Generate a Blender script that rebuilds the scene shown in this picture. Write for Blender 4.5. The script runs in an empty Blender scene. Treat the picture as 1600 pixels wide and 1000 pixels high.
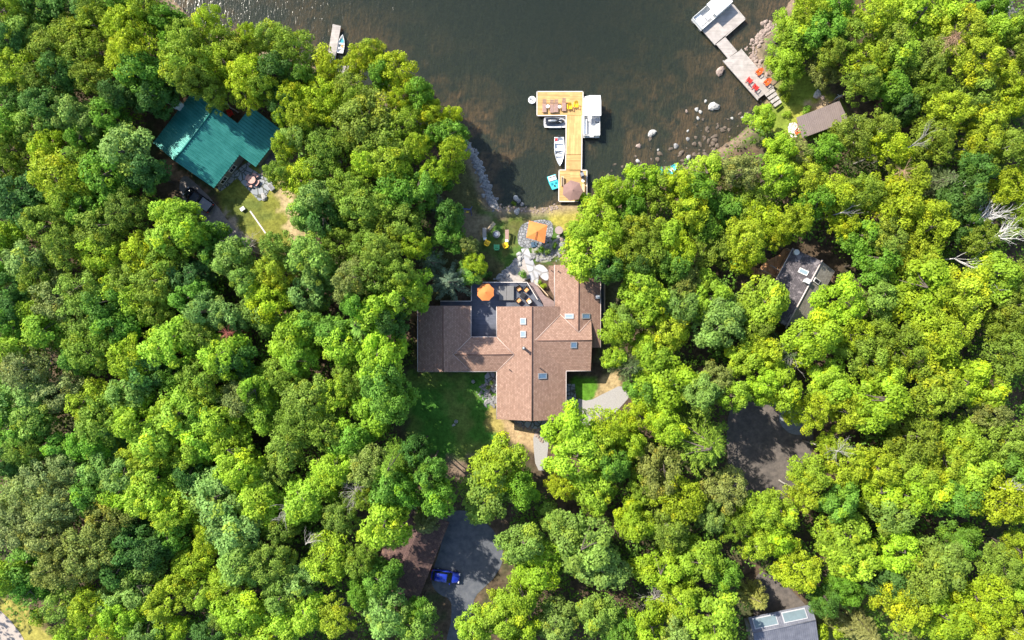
import bpy, math, random
import numpy as np
from mathutils import Vector, Matrix
R = math.radians
S = bpy.context.scene
# ------------------------------------------------------------------ camera, sky, sun, exposure
H = 104.0
cam_d = bpy.data.cameras.new("camera"); cam = bpy.data.objects.new("camera", cam_d)
S.collection.objects.link(cam); S.camera = cam
cam.location = (0, 0, H); cam.rotation_euler = (0, 0, 0)
cam_d.sensor_width = 36; cam_d.lens = 18 / (80.0 / H); cam_d.clip_end = 3000; cam_d.clip_start = 0.5
S.render.resolution_x = 1024; S.render.resolution_y = 640
SUN_EL = R(41); SUN_AZ = R(142)          # direction towards the sun, counter-clockwise from +X
sv = Vector((math.cos(SUN_EL)*math.cos(SUN_AZ), math.cos(SUN_EL)*math.sin(SUN_AZ), math.sin(SUN_EL)))
w = bpy.data.worlds.new("World"); S.world = w; w.use_nodes = True
nt = w.node_tree; sky = nt.nodes.new('ShaderNodeTexSky'); sky.sky_type = 'NISHITA'; sky.sun_disc = False
sky.sun_elevation = SUN_EL; sky.sun_rotation = math.pi/2 - SUN_AZ
bg = nt.nodes['Background']; bg.inputs[1].default_value = 0.15; nt.links.new(sky.outputs[0], bg.inputs[0])
sun_d = bpy.data.lights.new("sun", 'SUN'); sun_d.energy = 4.8; sun_d.angle = R(0.6); sun_d.color = (1, .93, .80)
sun = bpy.data.objects.new("sun", sun_d); S.collection.objects.link(sun)
sun.rotation_euler = sv.to_track_quat('Z', 'Y').to_euler(); sun.location = (-60, 45, 80)
S.view_settings.view_transform = 'Standard'; S.view_settings.look = 'None'
S.view_settings.exposure = 1.0; S.view_settings.gamma = 1
# ------------------------------------------------------------------ coordinates
def W(px, py, z=1.2):
    k = (H - z) / H / 10
    return ((px-800)*k, (500-py)*k)
def poly_px(s, z=1.2): return [W(a, b, z) for a, b in s]
SHORE = [(-3000,-2500),(-300,-900),(150,-120),(262,-10),(300,30),(345,55),(430,85),(500,108),(545,125),(600,146),(648,182),(692,198),
 (722,214),(737,238),(752,268),(760,295),(768,316),(785,326),(800,322),(840,326),(872,320),(915,316),(935,300),(975,283),(1010,268),(1045,262),
 (1085,256),(1118,236),(1150,214),(1172,196),(1188,172),(1202,150),(1200,128),(1186,104),(1176,80),(1192,55),(1222,20),(1262,-40),
 (1330,-120),(1480,-120),(1545,-35),(1568,18),(1640,42),(1900,60),(3600,-100),(3600,-2500)]
SH = np.array([((a-800)/10, (500-b)/10) for a, b in SHORE])
def sdist(P, X, Y):
    """signed distance to a closed polygon, negative inside"""
    P = np.asarray(P, float); X = np.asarray(X, float); Y = np.asarray(Y, float)
    d2 = np.full(X.shape, 1e18); ins = np.zeros(X.shape, bool)
    for i in range(len(P)):
        ax, ay = P[i]; bx, by = P[(i+1) % len(P)]
        ex, ey = bx-ax, by-ay; wx, wy = X-ax, Y-ay
        t = np.clip((wx*ex+wy*ey)/(ex*ex+ey*ey+1e-12), 0, 1)
        d2 = np.minimum(d2, (wx-ex*t)**2+(wy-ey*t)**2)
        c = ((ay > Y) != (by > Y)) & (X < (bx-ax)*(Y-ay)/(by-ay+1e-12)+ax)
        ins ^= c
    d = np.sqrt(d2); return np.where(ins, -d, d)
def vnoise(X, Y, s, seed=0):
    """smooth value noise in 0..1"""
    x = X/s+1000; y = Y/s+1000; xi = np.floor(x).astype(np.int64); yi = np.floor(y).astype(np.int64)
    fx = x-xi; fy = y-yi; fx = fx*fx*(3-2*fx); fy = fy*fy*(3-2*fy)
    def h(a, b):
        n = (a*374761393+b*668265263+seed*982451653) & 0xffffffff
        n = ((n ^ (n >> 13))*1274126177) & 0xffffffff
        return ((n ^ (n >> 16)) & 0xffff)/65535.0
    return (h(xi,yi)*(1-fx)+h(xi+1,yi)*fx)*(1-fy)+(h(xi,yi+1)*(1-fx)+h(xi+1,yi+1)*fx)*fy
def fbm(X, Y, s, seed=0, o=4):
    r = 0; a = .5; t = 0
    for i in range(o): r = r+a*vnoise(X, Y, s/2**i, seed+i*17); t += a; a *= .55
    return r/t
def gz(X, Y):
    X = np.asarray(X, float); Y = np.asarray(Y, float)
    d = sdist(SH, X, Y)
    t = np.clip(d/8, 0, 1); land = 0.02+1.18*t*t*(3-2*t)
    u = -d; wat = -0.02-0.075*np.clip(u, 0, 12)-0.10*np.clip(u-12, 0, 40)
    z = np.where(d > 0, land, wat)
    sh_ = np.exp(-((X-30)**2+(Y-26)**2)/230)*.72+np.exp(-((X+1)**2+(Y-20)**2)/50)*.5+np.exp(-((X+3.5)**2+(Y-28)**2)/30)*.45
    z = np.where(d > 0, z, z*(1-np.clip(sh_, 0, .8)))
    return z+(fbm(X, Y, 3.0, 5)-.5)*.16*np.clip(np.abs(d)/3, 0, 1)*np.where(d > 0, .35, 1.6)
def G(x, y): return float(gz(np.array([x]), np.array([y]))[0])
def GW(px, py):
    x, y = W(px, py); return x, y, G(x, y)
# ------------------------------------------------------------------ materials
def new_mat(name):
    m = bpy.data.materials.new(name); m.use_nodes = True
    n = m.node_tree.nodes; b = n['Principled BSDF']; return m, n, m.node_tree.links, b
def mat(name, c, rough=.7, var=.25, sc=3.0, bump=0.0, c2=None, metal=0.0, sc2=None, spec=.4, coat=0):
    m, n, l, b = new_mat(name); b.inputs['Roughness'].default_value = rough; b.inputs['Metallic'].default_value = metal
    b.inputs['Specular IOR Level'].default_value = spec; b.inputs['Coat Weight'].default_value = coat
    tc = n.new('ShaderNodeTexCoord'); no = n.new('ShaderNodeTexNoise'); no.inputs['Scale'].default_value = sc
    no.inputs['Detail'].default_value = 6; no.inputs['Roughness'].default_value = .65; l.new(tc.outputs['Object'], no.inputs['Vector'])
    mx = n.new('ShaderNodeMix'); mx.data_type = 'RGBA'
    if c2 is None: a = [x*(1-var) for x in c]; c2 = [min(1, x*(1+var)) for x in c]
    else: a = c
    mx.inputs['A'].default_value = (*a, 1); mx.inputs['B'].default_value = (*c2, 1)
    mr = n.new('ShaderNodeMapRange'); mr.inputs[1].default_value = .3; mr.inputs[2].default_value = .7
    l.new(no.outputs['Fac'], mr.inputs[0]); l.new(mr.outputs[0], mx.inputs['Factor']); l.new(mx.outputs['Result'], b.inputs['Base Color'])
    if bump:
        bp = n.new('ShaderNodeBump'); bp.inputs['Strength'].default_value = bump; bp.inputs['Distance'].default_value = .05
        l.new(no.outputs['Fac'], bp.inputs['Height']); l.new(bp.outputs[0], b.inputs['Normal'])
    return m
def shingle(name, c, c2, mottled=.0, cm=(.2,.2,.2), aged=.0):
    m, n, l, b = new_mat(name); b.inputs['Roughness'].default_value = .9; b.inputs['Specular IOR Level'].default_value = .15
    ge = n.new('ShaderNodeNewGeometry'); tc = n.new('ShaderNodeTexCoord')
    sx = n.new('ShaderNodeSeparateXYZ'); l.new(tc.outputs['Object'], sx.inputs[0])
    vt = n.new('ShaderNodeVectorTransform'); vt.vector_type = 'NORMAL'; vt.convert_from = 'WORLD'; vt.convert_to = 'OBJECT'
    l.new(ge.outputs['Normal'], vt.inputs[0]); sn = n.new('ShaderNodeSeparateXYZ'); l.new(vt.outputs[0], sn.inputs[0])
    ax = n.new('ShaderNodeMath'); ax.operation = 'ABSOLUTE'; l.new(sn.outputs[0], ax.inputs[0])
    ay = n.new('ShaderNodeMath'); ay.operation = 'ABSOLUTE'; l.new(sn.outputs[1], ay.inputs[0])
    gt = n.new('ShaderNodeMath'); gt.operation = 'GREATER_THAN'; l.new(ax.outputs[0], gt.inputs[0]); l.new(ay.outputs[0], gt.inputs[1])
    c1 = n.new('ShaderNodeCombineXYZ'); l.new(sx.outputs[0], c1.inputs[0]); l.new(sx.outputs[1], c1.inputs[1])
    c3 = n.new('ShaderNodeCombineXYZ'); l.new(sx.outputs[1], c3.inputs[0]); l.new(sx.outputs[0], c3.inputs[1])
    mv = n.new('ShaderNodeMix'); mv.data_type = 'VECTOR'; l.new(gt.outputs[0], mv.inputs['Factor'])
    l.new(c1.outputs[0], mv.inputs['A']); l.new(c3.outputs[0], mv.inputs['B'])
    br = n.new('ShaderNodeTexBrick'); br.inputs['Scale'].default_value = 1; br.inputs['Brick Width'].default_value = .36
    br.inputs['Row Height'].default_value = .23; br.inputs['Mortar Size'].default_value = .012; br.inputs['Bias'].default_value = -.1
    br.inputs['Color1'].default_value = (*c, 1); br.inputs['Color2'].default_value = (*c2, 1); br.inputs['Mortar'].default_value = (*[x*.5 for x in c], 1)
    l.new(mv.outputs['Result'], br.inputs['Vector'])
    no = n.new('ShaderNodeTexNoise'); no.inputs['Scale'].default_value = 2.2; no.inputs['Detail'].default_value = 9; no.inputs['Roughness'].default_value = .8
    l.new(tc.outputs['Object'], no.inputs['Vector'])
    mr = n.new('ShaderNodeMapRange'); mr.inputs[1].default_value = .25; mr.inputs[2].default_value = .75; mr.inputs[3].default_value = .74; mr.inputs[4].default_value = 1.2
    l.new(no.outputs['Fac'], mr.inputs[0])
    mu = n.new('ShaderNodeMix'); mu.data_type = 'RGBA'; mu.blend_type = 'MULTIPLY'; mu.inputs['Factor'].default_value = 1
    l.new(br.outputs['Color'], mu.inputs['A']); l.new(mr.outputs[0], mu.inputs['B']); out = mu.outputs['Result']
    if mottled:
        n2 = n.new('ShaderNodeTexNoise'); n2.inputs['Scale'].default_value = 1.6; n2.inputs['Detail'].default_value = 8; l.new(tc.outputs['Object'], n2.inputs['Vector'])
        m2 = n.new('ShaderNodeMapRange'); m2.inputs[1].default_value = .56; m2.inputs[2].default_value = .66; m2.inputs[4].default_value = mottled; l.new(n2.outputs['Fac'], m2.inputs[0])
        x2 = n.new('ShaderNodeMix'); x2.data_type = 'RGBA'; x2.inputs['B'].default_value = (*cm, 1); l.new(m2.outputs[0], x2.inputs['Factor']); l.new(out, x2.inputs['A']); out = x2.outputs['Result']
    l.new(out, b.inputs['Base Color'])
    bp = n.new('ShaderNodeBump'); bp.inputs['Strength'].default_value = .5; bp.inputs['Distance'].default_value = .02
    l.new(br.outputs['Fac'], bp.inputs['Height']); bp.invert = True; l.new(bp.outputs[0], b.inputs['Normal'])
    return m
def planks(name, c, width=.14, along='x', rough=.75, var=.22, gap=.5):
    """boards running along the object's local x or y"""
    m, n, l, b = new_mat(name); b.inputs['Roughness'].default_value = rough; b.inputs['Specular IOR Level'].default_value = .25
    tc = n.new('ShaderNodeTexCoord'); mp = n.new('ShaderNodeMapping'); l.new(tc.outputs['Object'], mp.inputs[0])
    if along == 'y': mp.inputs['Rotation'].default_value = (0, 0, R(90))
    br = n.new('ShaderNodeTexBrick'); br.inputs['Scale'].default_value = 1; br.inputs['Brick Width'].default_value = 3.6
    br.inputs['Row Height'].default_value = width; br.inputs['Mortar Size'].default_value = .012; br.inputs['Mortar Smooth'].default_value = .3
    br.inputs['Color1'].default_value = (*[x*(1-var) for x in c], 1); br.inputs['Color2'].default_value = (*[min(1, x*(1+var)) for x in c], 1)
    br.inputs['Mortar'].default_value = (*[x*gap for x in c], 1); l.new(mp.outputs[0], br.inputs['Vector'])
    no = n.new('ShaderNodeTexNoise'); no.inputs['Scale'].default_value = 1.3; no.inputs['Detail'].default_value = 8; l.new(tc.outputs['Object'], no.inputs['Vector'])
    mr = n.new('ShaderNodeMapRange'); mr.inputs[1].default_value = .3; mr.inputs[2].default_value = .7; mr.inputs[3].default_value = .82; mr.inputs[4].default_value = 1.12; l.new(no.outputs['Fac'], mr.inputs[0])
    mu = n.new('ShaderNodeMix'); mu.data_type = 'RGBA'; mu.blend_type = 'MULTIPLY'; mu.inputs['Factor'].default_value = 1
    l.new(br.outputs['Color'], mu.inputs['A']); l.new(mr.outputs[0], mu.inputs['B']); l.new(mu.outputs['Result'], b.inputs['Base Color'])
    return m
def stones(name, c1, c2, gapc, sc=1.6):
    m, n, l, b = new_mat(name); b.inputs['Roughness'].default_value = .85
    ge = n.new('ShaderNodeNewGeometry'); vo = n.new('ShaderNodeTexVoronoi'); vo.inputs['Scale'].default_value = sc; l.new(ge.outputs['Position'], vo.inputs['Vector'])
    ve = n.new('ShaderNodeTexVoronoi'); ve.feature = 'DISTANCE_TO_EDGE'; ve.inputs['Scale'].default_value = sc; l.new(ge.outputs['Position'], ve.inputs['Vector'])
    sp = n.new('ShaderNodeSeparateColor'); l.new(vo.outputs['Color'], sp.inputs[0])
    mx = n.new('ShaderNodeMix'); mx.data_type = 'RGBA'; mx.inputs['A'].default_value = (*c1, 1); mx.inputs['B'].default_value = (*c2, 1); l.new(sp.outputs[0], mx.inputs['Factor'])
    mr = n.new('ShaderNodeMapRange'); mr.inputs[1].default_value = .02; mr.inputs[2].default_value = .10; l.new(ve.outputs['Distance'], mr.inputs[0])
    m2 = n.new('ShaderNodeMix'); m2.data_type = 'RGBA'; m2.inputs['A'].default_value = (*gapc, 1); l.new(mx.outputs['Result'], m2.inputs['B']); l.new(mr.outputs[0], m2.inputs['Factor'])
    l.new(m2.outputs['Result'], b.inputs['Base Color'])
    bp = n.new('ShaderNodeBump'); bp.inputs['Strength'].default_value = .8; bp.inputs['Distance'].default_value = .06; l.new(mr.outputs[0], bp.inputs['Height']); l.new(bp.outputs[0], b.inputs['Normal'])
    return m
M = {}
M['roof'] = shingle('brown_shingle', (.275,.168,.126), (.36,.232,.178), .35, (.21,.135,.105))
M['roof_dark'] = shingle('charcoal_shingle', (.075,.068,.075), (.125,.11,.12), .75, (.26,.23,.24))
M['roof_pale'] = shingle('lit_charcoal_shingle', (.24,.22,.185), (.34,.31,.27), .6, (.17,.15,.13))  # sunlit look of the charcoal roof's east slope, put into a paler colour
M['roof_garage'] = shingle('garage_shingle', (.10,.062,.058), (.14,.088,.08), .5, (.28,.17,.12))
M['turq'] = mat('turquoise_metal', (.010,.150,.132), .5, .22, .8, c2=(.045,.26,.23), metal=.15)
M['brownmetal'] = mat('brown_metal', (.27,.215,.20), .55, .12, .8, metal=.1)
M['greymetal'] = mat('grey_metal', (.12,.125,.155), .55, .2, .9, c2=(.20,.205,.24), metal=.1)
M['wall'] = mat('cedar_siding', (.20,.12,.075), .8, .2, 5)
M['wallgrey'] = mat('grey_siding', (.22,.22,.21), .8, .15, 5)
M['white'] = mat('white_paint', (.80,.80,.79), .5, .05, 2)
M['offwhite'] = mat('offwhite_vinyl', (.66,.64,.60), .55, .08, 3)
M['trim'] = mat('pale_trim', (.62,.56,.52), .6, .08, 3)
M['gutter'] = mat('gutter_metal', (.55,.47,.44), .5, .1, 3)
M['flash'] = mat('flashing', (.50,.38,.33), .6, .1, 3)
M['glass'] = mat('skylight_glass', (.10,.17,.26), .06, .2, 1, spec=.8)
M['glasslight'] = mat('skylight_blind', (.22,.29,.33), .15, .06, 1, spec=.8)
M['dark'] = mat('dark_plastic', (.02,.02,.025), .5, .2, 5)
M['black'] = mat('black_gloss', (.018,.021,.03), .2, .2, 5, spec=.6, coat=.4)
M['steel'] = mat('steel', (.42,.43,.44), .35, .12, 5, metal=.6)
M['deck'] = planks('charcoal_deck', (.115,.125,.160), .15, 'x', .7, .12, .6)
M['dockx'] = planks('new_pine_x', (.53,.325,.13), .15, 'x', .7, .2, .6)
M['docky'] = planks('new_pine_y', (.56,.355,.145), .15, 'y', .7, .18, .6)
M['greydock'] = planks('bleached_dock', (.42,.385,.36), .15, 'y', .8, .10, .55)
M['greydock2'] = planks('bleached_boards', (.40,.36,.335), .15, 'x', .8, .10, .55)
M['cedar'] = planks('cedar_deck', (.50,.26,.12), .15, 'y', .8, .3, .4)
M['wood'] = mat('warm_wood', (.42,.27,.16), .7, .2, 6)
M['tan'] = mat('tan_wood', (.62,.47,.30), .7, .12, 6)
M['mauve'] = mat('weathered_wood', (.36,.23,.20), .75, .2, 6)
M['greywood'] = mat('grey_wood', (.34,.31,.29), .8, .2, 6)
M['orange'] = mat('orange_canvas', (.66,.215,.058), .85, .06, 2)
M['cush'] = mat('orange_cushion', (.72,.33,.13), .9, .1, 4)
M['taupe'] = mat('taupe_canvas', (.24,.145,.125), .85, .08, 2)
M['yellow'] = mat('yellow_plastic', (.86,.55,.02), .45, .08, 4)
M['green'] = mat('green_plastic', (.12,.50,.22), .45, .08, 4)
M['red'] = mat('red_plastic', (.72,.035,.03), .45, .1, 4)
M['redorange'] = mat('orange_red_plastic', (.80,.13,.025), .45, .1, 4)
M['blue'] = mat('blue_plastic', (.015,.045,.30), .4, .15, 4)
M['bluepaint'] = mat('blue_car_paint', (.008,.026,.33), .18, .05, 4, spec=.6, coat=.8)
M['carglass'] = mat('car_glass', (.01,.014,.02), .05, .1, 4, spec=.9)
M['cyan'] = mat('cyan_plastic', (.07,.52,.60), .4, .1, 4)
M['tealm'] = mat('teal_plastic', (.01,.24,.30), .5, .1, 4)
M['rubber'] = mat('rubber', (.02,.02,.02), .9, .1, 4)
M['alu'] = mat('white_aluminium', (.72,.74,.76), .4, .08, 4, metal=.2)
M['vinyl'] = mat('grey_vinyl', (.38,.38,.40), .6, .12, 4)
M['rock'] = mat('granite', (.12,.12,.125), .9, .35, 2.5, .6, c2=(.33,.32,.32))
M['rockpale'] = mat('pale_granite', (.26,.25,.245), .9, .2, 1.6, .5, c2=(.50,.49,.47))
M['rockred'] = mat('pink_granite', (.18,.13,.11), .9, .3, 1.6, .5, c2=(.38,.30,.26))
M['slate'] = stones('slate_flags', (.22,.24,.26), (.38,.39,.40), (.07,.075,.05), 1.1)
M['cobble'] = stones('grey_cobbles', (.15,.16,.175), (.28,.28,.29), (.07,.07,.065), 2.3)
M['palestone'] = stones('pale_flags', (.36,.36,.38), (.45,.45,.47), (.28,.27,.26), .55)
M['pink'] = mat('pink_concrete', (.55,.32,.27), .8, .12, 3)
M['brick'] = mat('brick_red', (.38,.12,.09), .85, .2, 5)
M['gravel'] = mat('pale_gravel', (.26,.25,.245), .95, .3, 9, .5, c2=(.42,.40,.39))
M['asphalt'] = mat('grey_gravel', (.062,.070,.088), .95, .3, .9, .5, c2=(.135,.14,.155))
M['darkgravel'] = mat('dark_earth', (.075,.066,.062), .95, .4, 1.3, .5, c2=(.16,.135,.12))
M['road'] = mat('sandy_road', (.40,.34,.30), .95, .12, 6, .3)
M['bark'] = mat('bark', (.10,.08,.065), .9, .3, 6)
M['birch'] = mat('birch_bark', (.34,.32,.29), .8, .2, 4)
M['dead'] = mat('dead_wood', (.36,.33,.30), .85, .2, 4)
M['bone'] = mat('bleached_wood', (.66,.63,.60), .8, .15, 4)
M['mulch'] = mat('mulch', (.30,.17,.10), .95, .35, 5, .6, c2=(.46,.31,.20))
M['solar'] = mat('pale_panel', (.15,.20,.22), .35, .15, 1)
def leafmat(name, tr=.36):
    m, n, l, b = new_mat(name); n.remove(b)
    oi = n.new('ShaderNodeObjectInfo'); at = n.new('ShaderNodeAttribute'); at.attribute_name = 'tone'
    sp = n.new('ShaderNodeSeparateXYZ'); l.new(at.outputs['Vector'], sp.inputs[0])
    # tone.x brightness of the bunch, tone.y shift to yellow
    mr = n.new('ShaderNodeMapRange'); mr.inputs[3].default_value = .55; mr.inputs[4].default_value = 1.4; l.new(sp.outputs[0], mr.inputs[0])
    mu = n.new('ShaderNodeMix'); mu.data_type = 'RGBA'; mu.blend_type = 'MULTIPLY'; mu.inputs['Factor'].default_value = 1
    l.new(oi.outputs['Color'], mu.inputs['A']); l.new(mr.outputs[0], mu.inputs['B'])
    ye = n.new('ShaderNodeMix'); ye.data_type = 'RGBA'; ye.blend_type = 'MULTIPLY'; ye.inputs['B'].default_value = (1.5, 1.16, .6, 1)
    l.new(sp.outputs[1], ye.inputs['Factor']); l.new(mu.outputs['Result'], ye.inputs['A'])
    d = n.new('ShaderNodeBsdfDiffuse'); t = n.new('ShaderNodeBsdfTranslucent'); mx = n.new('ShaderNodeMixShader'); mx.inputs[0].default_value = tr
    l.new(ye.outputs['Result'], d.inputs[0]); l.new(ye.outputs['Result'], t.inputs[0]); l.new(d.outputs[0], mx.inputs[1]); l.new(t.outputs[0], mx.inputs[2])
    gl = n.new('ShaderNodeBsdfGlossy'); gl.inputs['Roughness'].default_value = .6; gl.inputs[0].default_value = (.9,.95,.9,1)
    m3 = n.new('ShaderNodeMixShader'); m3.inputs[0].default_value = .012; l.new(mx.outputs[0], m3.inputs[1]); l.new(gl.outputs[0], m3.inputs[2])
    l.new(m3.outputs[0], n['Material Output'].inputs[0]); return m
M['leaf'] = leafmat('leaves')
# ------------------------------------------------------------------ mesh builder
class MB:
    def __init__(s): s.v = []; s.f = []; s.sm = []
    def add(s, v, f, smooth=False):
        o = len(s.v); s.v += [tuple(p) for p in v]; s.f += [tuple(i+o for i in q) for q in f]; s.sm += [smooth]*len(f); return s
    def box(s, c, d, rz=0, taper=1.0, tilt=None):
        x, y, z = d[0]/2, d[1]/2, d[2]/2
        P = [Vector((sx*x*(taper if sz > 0 else 1), sy*y*(taper if sz > 0 else 1), sz*z)) for sz in (-1, 1) for sx, sy in ((-1,-1),(1,-1),(1,1),(-1,1))]
        m = Matrix.Rotation(rz, 3, 'Z')
        if tilt: m = m @ Matrix.Rotation(tilt[0], 3, 'X') @ Matrix.Rotation(tilt[1], 3, 'Y')
        return s.add([m @ p+Vector(c) for p in P], [(3,2,1,0),(4,5,6,7),(0,1,5,4),(1,2,6,5),(2,3,7,6),(3,0,4,7)])
    def prism(s, pts, z0, z1):
        n = len(pts); a = sum(pts[i][0]*pts[(i+1)%n][1]-pts[(i+1)%n][0]*pts[i][1] for i in range(n))
        if a < 0: pts = pts[::-1]
        zz = (lambda z: z) if not callable(z1) else None
        top = [(p[0], p[1], z1(*p[:2]) if callable(z1) else z1) for p in pts]
        return s.add([(p[0], p[1], z0) for p in pts]+top, [tuple(range(n))[::-1], tuple(range(n, 2*n))]+[(i, (i+1)%n, (i+1)%n+n, i+n) for i in range(n)])
    def tube(s, p, q, r, r2=None, n=8, cap=True, smooth=True):
        p = Vector(p); q = Vector(q); r2 = r if r2 is None else r2; d = (q-p)
        if d.length < 1e-6: return s
        u = d.normalized().orthogonal().normalized(); w_ = d.normalized().cross(u)
        V = []
        for c, rr in ((p, r), (q, r2)):
            for i in range(n):
                a = 2*math.pi*i/n; V.append(c+u*rr*math.cos(a)+w_*rr*math.sin(a))
        s.add(V, [(i, (i+1)%n, (i+1)%n+n, i+n) for i in range(n)], smooth)
        if cap: o = len(s.v)-2*n; s.f += [tuple(range(o, o+n))[::-1], tuple(range(o+n, o+2*n))]; s.sm += [False]*2
        return s
    def disc(s, c, r, h, n=24): return s.tube((c[0], c[1], c[2]), (c[0], c[1], c[2]+h), r, r, n, True, False)
    def fan(s, rim, apex, t=.03):
        """canopy: a fan of panels with a thin underside"""
        n = len(rim); V = list(rim)+[apex]+[(p[0], p[1], p[2]-t) for p in rim]+[(apex[0], apex[1], apex[2]-t)]
        F = []
        for i in range(n):
            j = (i+1)%n; F += [(i, j, n), (j+n+1, i+n+1, 2*n+1), (j, i, i+n+1, j+n+1)]
        return s.add(V, F)
    def rock(s, c, r, seed, flat=.6, sx=1.0, ang=0):
        rd = random.Random(seed); n, k = 9, 5; V = []
        ph = [rd.uniform(0, 6) for _ in range(4)]
        for j in range(k+1):
            t = math.pi*j/k
            for i in range(n):
                a = 2*math.pi*i/n
                rr = r*(1+.16*math.sin(2*a+ph[0])+.12*math.sin(3*a+ph[1]+t)+rd.uniform(-.1, .1))
                x = rr*math.sin(t)*math.cos(a)*sx; y = rr*math.sin(t)*math.sin(a); z = r*flat*math.cos(t)*(1+.1*math.sin(a+ph[2]))
                V.append((c[0]+x*math.cos(ang)-y*math.sin(ang), c[1]+x*math.sin(ang)+y*math.cos(ang), c[2]+z))
        F = [(j*n+i, (j+1)*n+i, (j+1)*n+(i+1)%n, j*n+(i+1)%n) for j in range(k) for i in range(n)]
        return s.add(V, F)
    def loft(s, secs, smooth=True, close=True):
        """secs: list of rings with equal counts"""
        n = len(secs[0]); V = [p for q in secs for p in q]
        F = [(j*n+i, j*n+(i+1)%n, (j+1)*n+(i+1)%n, (j+1)*n+i) for j in range(len(secs)-1) for i in range(n)]
        s.add(V, F, smooth)
        if close: o = len(s.v)-len(V); s.f += [tuple(range(o, o+n))[::-1], tuple(range(o+len(V)-n, o+len(V)))]; s.sm += [False]*2
        return s
    def build(s, name, m, parent=None, bevel=0):
        me = bpy.data.meshes.new(name); me.from_pydata(s.v, [], s.f); me.update()
        me.polygons.foreach_set('use_smooth', s.sm); me.materials.append(m)
        import bmesh
        bm = bmesh.new(); bm.from_mesh(me); bmesh.ops.recalc_face_normals(bm, faces=bm.faces); bm.to_mesh(me); bm.free()
        o = bpy.data.objects.new(name, me); S.collection.objects.link(o); o.parent = parent
        if bevel:
            b = o.modifiers.new('bevel', 'BEVEL'); b.width = bevel; b.segments = 2
        return o
def tag(o, label=None, cat=None, group=None, kind=None):
    if label: o['label'] = label
    if cat: o['category'] = cat
    if group: o['group'] = group
    if kind: o['kind'] = kind
    return o
def thing(name, label, cat, loc=(0,0,0), rz=0, group=None):
    o = bpy.data.objects.new(name, None); S.collection.objects.link(o); o.empty_display_size = .3
    o.location = loc; o.rotation_euler = (0, 0, rz); return tag(o, label, cat, group)
def kids(o): return [c for c in ALLK.get(o.name, [])]
def dup(root, loc, rz=0, label=None, group=None, scale=None):
    """copy of a thing with its parts and sub-parts"""
    def cp(o, par):
        c = o.copy(); S.collection.objects.link(c); c.parent = par
        for k in [k for k in o.children]: cp(k, c)
        return c
    r = cp(root, None); r.location = loc; r.rotation_euler = (0, 0, rz)
    if label: r['label'] = label
    if group: r['group'] = group
    if scale: r.scale = (scale,)*3
    return r
def drape(name, pts, m, off=.03, step=.6, jag=0, label=None, kind='structure', cat=None):
    """a sheet following the ground inside a polygon"""
    P = np.array(pts); x0, y0 = P.min(0)-step; x1, y1 = P.max(0)+step
    import bmesh
    bm = bmesh.new(); vs = [bm.verts.new((p[0], p[1], 0)) for p in pts]; bm.faces.new(vs)
    for a, b0, b1 in ((0, x0, x1), (1, y0, y1)):
        t = b0+step
        while t < b1:
            co = (t, 0, 0) if a == 0 else (0, t, 0); no = (1, 0, 0) if a == 0 else (0, 1, 0)
            bmesh.ops.bisect_plane(bm, geom=bm.verts[:]+bm.edges[:]+bm.faces[:], plane_co=co, plane_no=no); t += step
    X = np.array([v.co.x for v in bm.verts]); Y = np.array([v.co.y for v in bm.verts]); Z = gz(X, Y)+off
    d = -sdist(P, X, Y)
    for v, z, dd in zip(bm.verts, Z, d): v.co.z = z if dd > .02 else z
    me = bpy.data.meshes.new(name)
    bmesh.ops.recalc_face_normals(bm, faces=bm.faces)
    if sum(f.normal.z for f in bm.faces) < 0: bmesh.ops.reverse_faces(bm, faces=bm.faces)
    bm.to_mesh(me); bm.free(); me.materials.append(m)
    o = bpy.data.objects.new(name, me); S.collection.objects.link(o)
    return tag(o, label, cat, None, kind)
def smoothpoly(pts, it=2, jit=0, seed=1):
    rd = random.Random(seed)
    for _ in range(it):
        q = []
        for i in range(len(pts)):
            a = pts[i]; b = pts[(i+1)%len(pts)]
            q += [(a[0]*.75+b[0]*.25+rd.uniform(-jit, jit), a[1]*.75+b[1]*.25+rd.uniform(-jit, jit)), (a[0]*.25+b[0]*.75+rd.uniform(-jit, jit), a[1]*.25+b[1]*.75+rd.uniform(-jit, jit))]
        pts = q
    return pts
# ------------------------------------------------------------------ ground sheet and lake
def axis(lo, hi, step, far):
    a = list(np.arange(lo, hi+1e-6, step)); g = step; x = hi
    out = []
    while x < far: g *= 1.35; x += g; out.append(x)
    g = step; x = lo; pre = []
    while x > -far: g *= 1.35; x -= g; pre.append(x)
    return np.array(pre[::-1]+a+out)
gx = axis(-86, 86, .36, 900); gy = axis(-56, 58, .36, 900)
X, Y = np.meshgrid(gx, gy); Z = gz(X, Y); D = sdist(SH, X, Y)
def lerp(a, b, t): return a*(1-t[..., None])+np.array(b)*t[..., None]
n1 = fbm(X, Y, 4.0, 1); n2 = fbm(X, Y, 1.3, 2); n3 = fbm(X, Y, 9.0, 3); n4 = fbm(X, Y, .8, 4, 2)
C = np.zeros(X.shape+(3,))+np.array((.085,.062,.042))
C = lerp(C, (.13,.09,.06), np.clip((n2-.45)*4, 0, 1)); C = lerp(C, (.05,.065,.025), np.clip((n1-.52)*5, 0, .8))
def mask(pts, soft=.8, jag=1.6):
    d = sdist(poly_px(pts), X, Y)+(n2-.5)*jag*2; return np.clip(.5-d/soft, 0, 1)
GR = (.050,.125,.018); GD = (.115,.135,.025); DRY = (.33,.27,.085); DIRT = (.20,.145,.105)
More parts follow.
